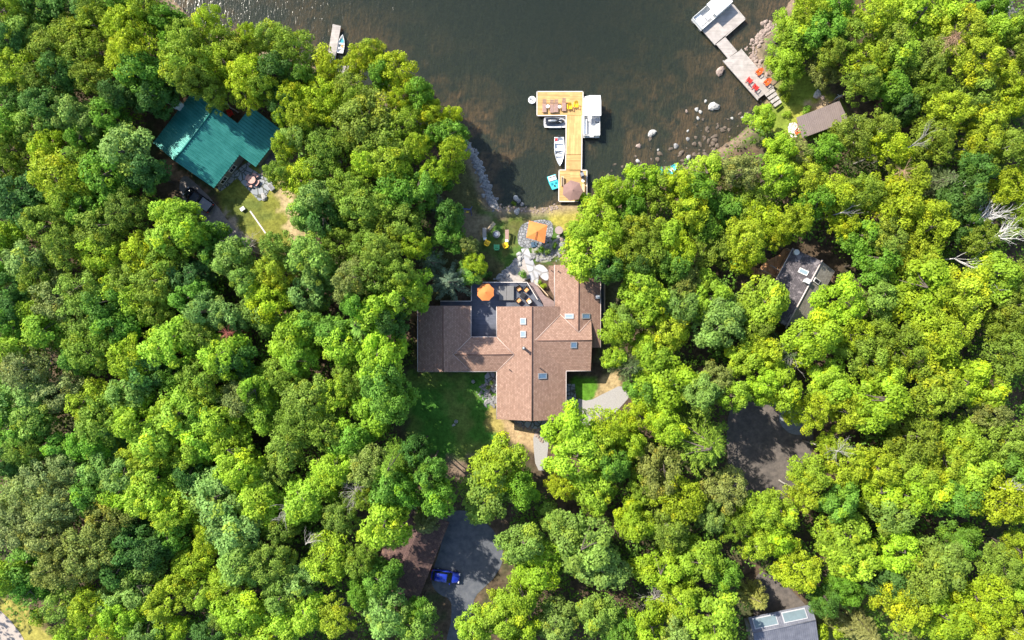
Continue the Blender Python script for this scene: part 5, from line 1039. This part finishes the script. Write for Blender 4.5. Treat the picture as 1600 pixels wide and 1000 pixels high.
# colours of the crowns
KC = {'L': ('bright lime broadleaf', 'maple', (.290,.450,.028)), 'G': ('mid green broadleaf', 'maple', (.140,.290,.026)), 'D': ('dark green broadleaf', 'maple', (.080,.180,.028)),
      'B': ('pale grey-green broadleaf', 'maple', (.210,.340,.055)), 'O': ('olive fine-leaved', 'fine', (.205,.300,.030)), 'Y': ('golden green fine-leaved', 'fine', (.320,.425,.022)),
      'W': ('brownish olive fine-leaved', 'fine', (.225,.275,.060)), 'P': ('feathery green pine', 'pine', (.23,.37,.045)), 'C': ('tan-tipped cedar conifer', 'cedar', (.28,.29,.08)), 'K': ('grey-green spruce conifer', 'pine', (.14,.20,.085))}
TREES = """
15,20,26,O 60,15,24,D 108,20,26,D 150,12,24,O 186,15,22,G 225,12,26,O 252,32,24,G 20,65,24,D 50,50,24,B 75,80,28,O 110,55,26,O 152,42,24,O 132,88,26,O 200,50,30,Y 207,88,30,Y 222,122,28,G 244,148,26,D 190,150,22,D
28,112,28,Y 62,132,26,O 100,112,24,D 148,122,26,O 20,155,22,D 68,168,26,D 102,182,24,B 60,198,26,B 132,192,26,B 166,182,22,G 15,198,24,G 12,236,24,O 85,235,26,Y 122,243,22,P 135,222,18,G 192,238,34,B 290,55,30,O 325,30,24,Y
350,62,26,O 300,95,30,O 345,100,28,Y 310,132,24,O 372,80,26,O 382,120,26,Y 338,150,22,O 388,152,22,Y 270,70,20,G 272,118,22,D 392,48,18,Y
15,265,24,O 22,308,30,D 52,330,26,D 95,273,34,Y 165,275,36,G 230,270,28,D 108,318,28,O 78,350,30,O 137,327,26,G 195,333,26,O 158,358,28,O 160,398,26,Y 108,388,26,O 265,338,28,L 300,357,28,L 328,368,22,G 268,375,28,L 225,393,26,Y 257,412,26,O 205,430,24,O 8,372,24,L 45,405,26,B 10,412,26,G 15,445,24,D 66,440,24,O 88,462,32,W 125,452,28,O 130,488,28,O 165,468,28,G 190,448,24,L 218,472,24,L 245,440,28,O 295,432,24,D 295,468,24,G 58,492,24,L 20,482,24,D 245,485,24,O 318,482,24,B 348,490,24,B 362,412,28,B 384,442,26,B 335,400,20,G
72,518,30,L 22,505,22,G 22,545,26,L 48,572,32,W 90,610,28,W 142,545,32,O 125,562,22,G 182,515,26,G 212,562,30,Y 240,582,26,D 270,538,30,L 275,582,22,G 312,520,22,O 347,560,28,L 318,592,28,O 372,572,24,D 382,622,28,W 28,625,32,B 22,668,30,G 52,655,28,B 45,700,24,O 18,715,22,D 135,628,26,Y 158,655,30,O 142,692,26,G 185,665,22,D 207,617,28,B 217,658,32,L 242,685,28,L 225,710,26,Y 280,650,30,L 312,682,28,L 320,645,22,G 290,705,24,L 350,662,26,L 370,702,30,L 382,735,26,L 100,702,22,G 78,745,32,W 110,728,24,W 165,722,28,B 193,738,28,B 243,742,26,L 300,742,22,D
45,778,36,W 92,788,28,W 30,822,34,W 75,822,32,W 150,760,26,G 190,768,26,L 228,772,30,L 178,812,34,W 135,775,22,G 272,795,28,Y 265,830,24,G 240,852,24,D 210,848,28,D 148,862,36,W 105,885,34,W 190,885,28,D 222,912,28,B 50,880,30,G 18,900,28,L 55,920,26,G 97,948,28,B 140,945,24,Y 115,985,24,L 175,930,22,B 192,962,26,L 170,988,20,Y 230,980,28,B 265,940,28,Y 262,985,24,Y 302,880,24,Y 332,832,24,Y 338,780,34,B 372,830,34,B 370,882,30,B 360,920,26,Y 392,780,26,L 310,932,22,L 345,960,18,O 385,952,32,L 330,990,24,D
415,55,26,O 452,75,32,O 430,118,28,D 418,142,24,O 445,165,24,D 502,88,16,Y 515,115,24,Y 562,92,22,Y 578,78,18,O 470,122,18,G 460,152,26,Y 500,155,30,Y 470,178,26,Y 515,172,22,Y 445,190,18,Y 548,135,26,O 590,115,22,G 622,112,28,Y 560,162,24,O 622,148,20,Y 655,145,24,G 675,172,22,Y 705,177,18,Y 570,190,34,O 625,195,30,O 705,205,24,G 443,232,22,Y 468,215,24,B 512,235,26,O 545,225,20,O 597,232,28,O 655,232,24,Y 707,238,22,Y 680,210,18,G
440,268,24,O 470,285,28,Y 500,268,24,O 572,262,22,Y 607,258,26,Y 620,292,28,G 545,300,28,O 562,330,28,O 600,320,20,O 682,272,22,Y 711,268,15,Y 655,295,26,G 495,312,26,B 475,335,22,B 510,345,30,D 625,345,30,O 680,318,16,K 702,338,22,D 698,368,24,G 731,384,17,W 744,410,17,Y 735,428,22,G 650,383,24,Y 530,380,26,O 572,388,28,O 480,405,34,B 500,432,26,B 480,462,26,B 432,385,26,O 428,425,30,Y 420,465,26,Y 412,488,24,B 672,412,26,K 702,440,26,K 650,450,28,L 628,475,28,L 622,428,26,O 560,435,28,W 592,425,26,O 560,475,22,G 582,490,26,L 600,400,24,O
455,530,30,L 470,557,24,L 490,508,22,G 520,520,22,G 540,542,26,L 565,512,24,P 610,510,26,D 590,555,34,L 600,592,34,G 612,625,32,G 585,640,26,L 548,600,26,O 450,588,26,O 525,622,24,Y 480,622,28,O 472,660,30,O 420,650,24,L 510,670,24,O 452,692,28,O 550,688,28,G 530,730,24,L 620,722,28,P 670,730,24,G 655,700,20,D 580,735,24,W 430,735,20,O 400,612,24,L
412,780,28,L 482,780,30,L 510,758,20,L 575,770,22,O 530,800,24,O 600,822,38,L 612,757,28,G 642,763,24,G 682,770,28,G 775,728,40,L 768,780,42,B 665,815,20,C 510,872,30,Y 560,880,28,O 590,902,26,G 560,925,22,G 422,870,28,O 472,902,22,B 432,932,24,B 480,960,22,L 430,985,28,L 522,965,26,Y 600,955,32,B 645,978,28,B 655,955,20,G 775,930,12,Y 790,962,30,L 742,988,26,L 440,825,22,O 380,985,22,L
915,310,13,L 955,300,28,L 940,332,28,L 1000,282,28,L 1030,302,26,O 985,322,24,G 1060,288,26,Y 1100,270,28,L 1090,310,24,G 1078,330,24,Y 1160,268,24,W 1170,318,28,O 1135,325,24,G 908,362,24,L 955,362,26,L 1005,362,28,O 980,392,26,O 918,395,34,L 952,418,24,D 1038,375,22,L 1065,393,22,Y 1015,398,24,O 1000,415,22,D 1050,418,24,G 1100,355,26,G 1110,382,28,O 1162,372,30,Y 1185,348,26,Y 1166,396,26,Y 1000,445,34,L 1010,475,32,L 1070,440,22,W 982,490,24,B 1110,462,26,L 1060,480,26,B 1192,470,38,L 1140,490,24,B
967,515,26,L 960,560,18,L 1000,538,20,L 985,573,26,K 1045,512,26,Y 1022,560,24,L 1130,515,34,B 1182,515,20,O 1160,560,24,L 1190,552,28,Y 1115,598,28,W 1042,592,38,L 1000,610,24,G 1090,615,28,B 1142,622,24,L 1192,605,24,L 893,672,38,L 900,715,38,L 950,662,30,Y 1000,652,30,Y 935,702,28,L 960,728,24,G 1042,670,24,L 1092,692,42,P 1030,738,34,W 985,690,24,L
812,762,26,G 880,762,20,Y 932,768,24,L 1000,757,22,O 870,815,20,B 912,845,36,B 932,882,34,B 980,800,22,L 1000,815,26,L 1060,778,30,Y 1045,825,28,O 1130,768,30,W 1112,805,24,B 1142,822,24,O 822,850,32,B 838,885,34,L 818,925,28,L 870,975,26,B 930,955,30,B 1030,892,28,L 1090,880,28,L 1065,932,24,L 1130,895,24,G 1182,935,21,C 1190,800,26,L 1182,852,26,Y 1112,970,36,L 1060,985,24,B 1012,980,24,L 970,985,22,G 815,985,26,L
1242,35,28,L 1267,15,30,Y 1255,55,28,L 1237,80,25,L 1233,112,20,L 1290,40,26,G 1310,10,22,G 1290,112,22,W 1320,60,22,O 1360,28,26,Y 1430,25,32,L 1480,15,24,L 1500,45,30,Y 1385,62,26,O 1402,92,28,L 1350,98,28,Y 1340,132,28,O 1292,82,20,O 1452,95,30,O 1560,50,26,L 1580,78,26,O 1520,98,34,Y 1522,150,28,O 1582,115,26,Y 1590,152,26,Y 1480,172,28,Y 1540,185,26,Y 1412,165,20,D 1370,205,24,O 1330,218,30,O 1382,235,26,Y 1290,237,26,G 1250,242,24,W 1215,235,24,L 1192,178,20,L 1455,218,30,O 1530,222,26,Y 1572,235,26,O 1395,135,24,G 1450,135,22,O
1215,270,26,L 1255,280,22,Y 1270,312,22,G 1302,310,26,Y 1340,300,28,O 1242,340,26,Y 1213,362,23,Y 1315,352,20,Y 1400,320,34,Y 1425,280,28,Y 1470,285,24,K 1385,375,26,O 1452,352,32,Y 1430,402,26,Y 1364,410,32,G 1340,365,26,G 1522,270,26,D 1580,290,26,Y 1500,312,26,D 1530,372,24,O 1500,352,22,D 1200,474,34,L 1312,470,34,L 1290,500,24,L 1440,447,36,L 1378,470,24,B 1500,470,34,Y 1550,432,30,L 1590,440,30,O 1580,480,28,O 1595,345,22,O 1592,50,26,O 1545,20,20,G
1275,530,36,L 1325,518,30,Y 1350,552,32,O 1400,532,34,O 1455,522,34,Y 1495,515,24,Y 1560,510,30,O 1580,552,28,O 1228,552,24,K 1220,602,32,L 1290,602,30,L 1260,642,32,Y 1320,638,32,Y 1372,620,34,L 1382,588,24,L 1450,612,32,O 1500,590,30,L 1535,602,30,L 1540,645,24,W 1425,685,36,O 1470,715,30,Y 1505,690,28,L 1522,725,30,L 1572,690,30,O 1590,732,28,G 1287,700,20,Y 1268,735,30,L 1322,722,30,Y 1372,730,24,Y 1430,735,28,L
1250,770,28,Y 1215,795,28,L 1210,840,24,L 1300,788,30,G 1315,830,34,L 1330,872,32,L 1250,890,34,Y 1372,760,30,L 1412,772,30,L 1390,797,32,B 1460,762,28,L 1500,778,28,G 1552,770,34,Y 1320,922,22,G 1290,932,24,D 1402,868,30,L 1392,905,24,D 1440,902,30,O 1472,888,32,B 1510,845,20,G 1560,880,28,O 1592,860,20,Y 1410,942,30,Y 1470,960,30,L 1540,940,34,Y 1520,982,28,Y 1580,982,28,Y 1592,920,24,L 1350,985,22,C 1280,985,16,Y 1595,790,22,Y
"""
TL = [(float(a), float(b_), float(r_), k_) for a, b_, r_, k_ in (t.split(',') for t in TREES.split())]
LM = [((330,220),'the turquoise roof'),((310,312),'the dark pickup'),((524,60),'the narrow left dock'),((694,530),"the west wing"),((725,330),'the blue swing'),((874,240),'the T-shaped yellow dock'),((1155,85),'the right dock'),((1285,188),'the brown metal roof'),
      ((1265,440),'the charcoal roof'),((1200,710),'the dark gravel clearing'),((1231,985),'the grey metal garage'),((697,900),'the blue car'),((915,440),"the north-east wing"),((830,640),"the south gable"),((15,985),'the sandy road corner'),
      ((0,500),'the left picture edge'),((1600,500),'the right picture edge'),((0,0),'the top left corner'),((1600,0),'the top right corner'),((1600,1000),'the bottom right corner'),((400,1000),"the bottom edge's left part"),((1000,1000),"the bottom edge's middle")]
ORD = ['','second ','third ','fourth ','fifth ','sixth ','seventh ','eighth ','ninth ','tenth ']
def side(dx, dy):
    a = (math.degrees(math.atan2(-dy, dx))+360) % 360
    return ['right','upper right','above','upper left','left','lower left','below','lower right'][int((a+22.5)//45) % 8]
lab = {}; buckets = {}
for i, (px, py, r, k) in enumerate(TL):
    j = min(range(len(LM)), key=lambda q: math.dist(LM[q][0], (px, py))); dx, dy = px-LM[j][0][0], py-LM[j][0][1]
    buckets.setdefault((k, j, side(dx, dy)), []).append((math.hypot(dx, dy), i))
for (k, j, sd), L_ in buckets.items():
    L_.sort()
    for q, (d, i) in enumerate(L_):
        nm = KC[k][0]; loc = {'above':'directly above','below':'directly below','left':'to the left of','right':'to the right of'}.get(sd, sd+' of')
        lab[i] = f"{nm} tree {ORD[q]}nearest {LM[j][1]} on its {sd}" if sd in ('left','right','upper left','upper right','lower left','lower right') else f"{nm} tree {ORD[q]}nearest {LM[j][1]} {'straight above' if sd == 'above' else 'straight below'} it"
clear = [[(645,405),(955,405),(955,600),(890,665),(770,665),(770,592),(645,592)],[(632,570),(780,570),(785,720),(735,735),(690,725),(640,700)],[(685,250),(770,250),(920,310),(920,335),(890,425),(860,560),(975,575),(990,615),(955,660),(880,760),(830,760),(740,700),(650,590),(640,470),(700,440)],
 [(225,220),(290,140),(350,160),(440,190),(480,300),(480,400),(340,400),(285,320)],[(1190,130),(1290,120),(1370,190),(1320,220),(1210,215)],[(1160,425),(1230,380),(1330,410),(1300,510),(1220,520)],[(1130,620),(1290,630),(1280,760),(1180,810),(1130,790)],
 [(580,790),(800,790),(800,920),(750,1040),(690,1040),(700,950),(580,940)],[(1170,885),(1240,890),(1310,960),(1300,1050),(1160,1050)],[(-200,880),(10,920),(110,1020),(110,1200),(-200,1200)],[(935,420),(975,420),(960,600),(920,590)]]
cl = [poly_px(c) for c in clear]
prt = {}
HT = {(1110,382):9,(1135,325):9,(1170,318):9.5,(1100,355):9.5,(1233,112):8,(1237,80):9,(1242,35):10,(1290,112):7,(1192,178):8,(1255,55):10,(622,428):18,(300,95):16,(310,132):15,(1213,362):10,(1185,348):10,(1166,396):8,(1200,474):12,(672,412):8,(702,440):7.5,(698,368):9,(731,384):7,(744,410):6.5,(735,428):5,(628,475):18,(650,450):13,(610,510):17,(592,425):18,(582,490):18,(560,435):18,(560,475):18,(600,400):17,(642,763):17,(580,735):16,(590,555):17,(612,625):17,(600,592):17,(612,757):17,(682,770):18,(670,730):18,(600,822):18,(655,700):15,(620,722):17,(1092,692):17,(1142,622):16,(1090,615):17,(1192,605):16,(1042,670):16,(820,762):14,(665,815):8,(1182,935):8,(302,880):10}
def near(px, py):
    X_, Y_ = np.array([(px-800)/10]), np.array([(500-py)/10]); return float(min([abs(sdist(SH, X_, Y_)[0])]+[abs(sdist(c, X_, Y_)[0]) for c in cl]))
def plant(px, py, r, k, label, i):
    kind = KC[k][1]; rd = random.Random(i*31+7); small = r < 17
    if small: kind = 'shrub'
    P_ = PROT[kind]; vi = rd.randrange(len(P_))
    # height of the tree, set in HT for the shade it casts or spares; its crown sits where the photograph shows it
    h = (8.6+.155*r+rd.uniform(-1.1, 1.3)) if not small else 2.6
    if k in 'CK': h *= .85
    h = HT.get((px, py), h)
    if small: s = r/10/1.15; sz = s*1.2; zc = G(*W(px, py))+.9*sz
    else:
        sz = h/12; zc = 1.1+PC*sz; s = r/10*(H-zc)/H/PR*(1.15 if near(px, py) < 4.5 else 1.36)
        if kind == 'cedar': s *= 1.25
    x, y = W(px, py, zc); z = G(x, y)
    if (kind, vi) not in prt:
        o = thing({'maple':'broadleaf_tree','fine':'oak_tree','pine':'pine_tree','cedar':'cedar_tree','shrub':'shrub'}[kind], 'x', 'tree')
        cr = bpy.data.objects.new('foliage' if small else 'crown', P_[vi][0]); tr_ = bpy.data.objects.new('stem' if small else 'trunk', P_[vi][1])
        for c in (cr, tr_): S.collection.objects.link(c); c.parent = o
        prt[(kind, vi)] = o
    else: o = dup(prt[(kind, vi)], (0,0,0))
    o.location = (x, y, z-.1); o.rotation_euler = (rd.uniform(-.05,.05), rd.uniform(-.05,.05), rd.uniform(0, 6.28)); o.scale = (s*rd.uniform(.88,1.16), s*rd.uniform(.88,1.16), sz)
    o['label'] = label; o['category'] = 'shrub' if small else 'tree'; o['group'] = 'shrubs around the yards' if small else 'trees of the forest around the lake houses'
    c0 = KC[k][2]; lf = .94 if px < 760 and py > 230 else 1.0; gn = 1.12 if px < 760 else 1.0; j1, j2, j3 = rd.uniform(.86, 1.14), rd.uniform(.93, 1.07), rd.uniform(.8, 1.3)
    for c in o.children:
        if c.name.startswith(('crown', 'foliage')): c.color = (c0[0]*j1*j2*lf*gn, c0[1]*j1*gn, c0[2]*j1*j3*gn/lf**3, 1)
    return o
for i, (px, py, r, k) in enumerate(TL): plant(px, py, r, k, lab[i].replace(' tree ', ' shrub ') if r < 17 else lab[i], i)
for i, (px, py, r, k, lb_) in enumerate([(817,428,6.5,'G','round dark green bush between the deck railing and the pale path'),(849,447,5,'Y','yellow green bush in the wedge beside the house porch roof'),(843,441,4,'L','smaller lime bush nearest the lower end of the pale path'),
  (846,390,6,'G','low green plant just below the square orange umbrella'),(856,393,5,'B','grey green plant right of the low plant below the umbrella'),(866,384,5,'G','small green plant toward the round stone table'),(838,394,4,'O','small olive plant beside the upper end of the pale path'),
  (803,318,4,'O','tuft of olive plants above the small beach boulders'),(1260,172,8,'G','dark green shrub above the brown metal roof edge'),(1228,152,7,'Y','yellow shrub on the right lawn beside the dock steps'),(1221,140,6,'Y','yellow tuft closest to the dock steps'),
  (761,430,7,'D','dark shrub at the top left outside the deck corner'),(768,598,4,'B','pale shrub in the corner of the west lawn and wall'),(763,606,4,'B','second pale shrub in the west lawn corner'),(1136,262,9,'Y','golden shrub at the water edge left of the brown bush'),(1052,283,8,'G','green shrub just below the small cyan boat'),
  (1230,178,6,'L','lime shrub left of the brown metal roof'),(1262,982,8,'Y','golden shrub at the right corner of the grey metal garage'),(1295,965,11,'W','brownish scrub right of the grey metal garage'),(1310,985,13,'Y','golden scrub farther right of the grey metal garage'),
  (700,290,9,'G','green shrub under the tree edge above the blue swing'),(700,350,10,'D','dark shrub under the tree edge below the blue swing'),(60,965,12,'Y','golden scrub on the verge beside the sandy road'),(88,985,12,'O','olive scrub on the verge at the bottom edge'),(1392,828,12,'D','dark shrub in the shaded gap right of the garage')]): plant(px, py, r, k, lb_, 900+i)
# beyond the frame: the forest goes on (a wood that reads as one mass)
def wood(name, pts, label, per, ls, zlo, zhi, rlo, rhi, col, kind='stuff'):
    rs = rng.uniform(rlo, rhi, len(pts)); cs = []
    for (x, y), r in zip(pts, rs): cs.append((x, y, G(x, y)+rng.uniform(zlo, zhi)))
    c, n_, s, t = puffs(np.array(cs), rs, per, ls, .6, .1); me = leaf_mesh(c, n_, s, t, .7, name); o = bpy.data.objects.new(name, me); S.collection.objects.link(o); o.color = (*col, 1); return tag(o, label, 'undergrowth', None, kind)
N = 9000; px = rng.uniform(-60, 1660, N); py = rng.uniform(-60, 1060, N); XX = (px-800)/10; YY = (500-py)/10
ok = sdist(SH, XX, YY) > .8
for c in cl: ok &= sdist(c, XX, YY) > .6
pp = list(zip(XX[ok], YY[ok]))[:6600]
wood('forest_undergrowth', pp, 'mixed shrubs and saplings filling the forest floor under the trees', 30, .19, .6, 6.0, .6, 1.35, (.13,.26,.030))
# neighbouring woods beyond the picture
N = 5000; XX = rng.uniform(-135, 135, N); YY = rng.uniform(-95, 95, N); ok = ((np.abs(XX) > 86) | (YY < -56) | (YY > 57)) & (sdist(SH, XX, YY) > 2)
pp = list(zip(XX[ok], YY[ok]))[:2400]
o = wood('forest', pp, 'deciduous wood continuing beyond the edges of the picture', 60, .34, 4, 10.5, 1.6, 3.0, (.10,.15,.016)); o['category'] = 'wood'
# dead trees and bare limbs
def snag(px, py, L_, ang, label, z0=7.5, seed=1, nb=11, spread=.9, r0=.13, lean=.5, cat='tree', name='dead_tree', m='dead'):
    rd = random.Random(seed); x, y = W(px, py, z0); g_ = G(x, y); t = thing(name, label, cat, (x, y, g_)); b = MB(); z0 -= g_
    d0 = Vector((math.cos(ang), math.sin(ang), 0))
    tk = MB(); tk.tube((-d0.x*lean, -d0.y*lean, -.3), (-d0.x*lean*.6, -d0.y*lean*.6, z0*.5), .12, .09, 7); tk.tube((-d0.x*lean*.6, -d0.y*lean*.6, z0*.5), (0,0,z0), .09, min(.08, r0), 7); tk.build('trunk', M[m], t)
    def grow(p, d, L, r, dep):
        n = 4
        for i in range(n):
            d = (d+Vector((rd.uniform(-.18,.18), rd.uniform(-.18,.18), rd.uniform(-.1,.12)))).normalized(); q = p+d*L/n; b.tube(p, q, r*(1-i*.2), r*(1-(i+1)*.2), 5, False); p = q
            if dep and rd.random() < .85:
                s_ = Vector((rd.uniform(-1,1), rd.uniform(-1,1), rd.uniform(-.2,.5))).normalized(); grow(p, (d*1.1+s_*.8).normalized(), L*rd.uniform(.35,.6), r*.5, dep-1)
    for i in range(nb):
        a = ang+rd.uniform(-spread, spread); grow(Vector((0,0,z0+rd.uniform(-.4,.3))), Vector((math.cos(a), math.sin(a), rd.uniform(.05,.5))).normalized(), L_*rd.uniform(.55,1.05), r0*rd.uniform(.4,.75), 2)
    b.build('branches', M[m], t); return t
for a in [(1512,350,5.6,R(22),'large bare white snag reaching right near the right edge',9,1,8,.45,.15,.5,'tree','dead_tree','bone'),(1548,372,5.0,R(12),'second bare white snag just below the large one',9,2,9,.45,.10,.5,'tree','dead_tree','bone'),(1490,404,5.6,R(-8),'thin bare white limbs below the two large snags',8.5,3,5,.5,.07,.5,'tree','dead_tree','bone'),
          (1485,306,5.4,R(36),'long single bare trunk slanting above the large white snag',9,4,1,.1,.13,.5,'tree','dead_tree','bone'),(1237,552,2.6,R(60),'bare twiggy crown at the lower end of the charcoal cottage',10,5,22,3.1,.06),(555,768,1.9,R(90),'radiating bare grey crown between olive trees, left of the blue car',11,6,22,3.1,.06),
          (455,792,3.0,R(200),'forked bare white limb left of the radiating bare crown',11,7,5,1.3,.10),(478,850,2.4,R(60),'curved bare white limb below the forked one',10.5,8,5,1.0,.09),(388,388,2.6,R(80),'bare grey sapling at the lower edge of the cottage drive',6,9,9,.9,.06),(1022,935,2.2,R(100),'bare pinkish grey twigs in the dark gap at bottom middle',8,11,16,3.1,.06),(1575,765,1.9,R(60),'bare white limb over the golden tree near the right edge',13,14,6,1.2,.09),
          (1420,230,3.4,R(30),'slim white bare limb crossing the crowns above right',11.5,16,3,.25,.08),(1315,332,2.4,R(5),'small bare white limb above the charcoal cottage',11,21,4,.35,.08),
          (568,235,2.2,R(70),'pale curved bare limb in the dark gap above the fire pit trees',7,23,3,.6,.10),(1310,705,2.0,R(60),'bare twigs poking from the golden tree right of the clearing',12,25,12,3.1,.05)]: snag(*a)
snag(1500,52,3.2,R(-140),'rust brown dead conifer leaning among crowns at upper right',11.5,30,26,.4,.07,m='mulch'); snag(355,520,.9,R(20),'small reddish dead twig bunch left of the house forest',11.5,31,26,3.1,.05,m='brick'); snag(1412,266,1.3,R(90),'reddish brown dead twigs in the right forest',11.5,32,20,3.1,.05,m='mulch')
snag(372,52,1.2,R(0),'small rusty dead twigs near the lake, above the turquoise roof',9,33,24,3.1,.05,m='mulch')
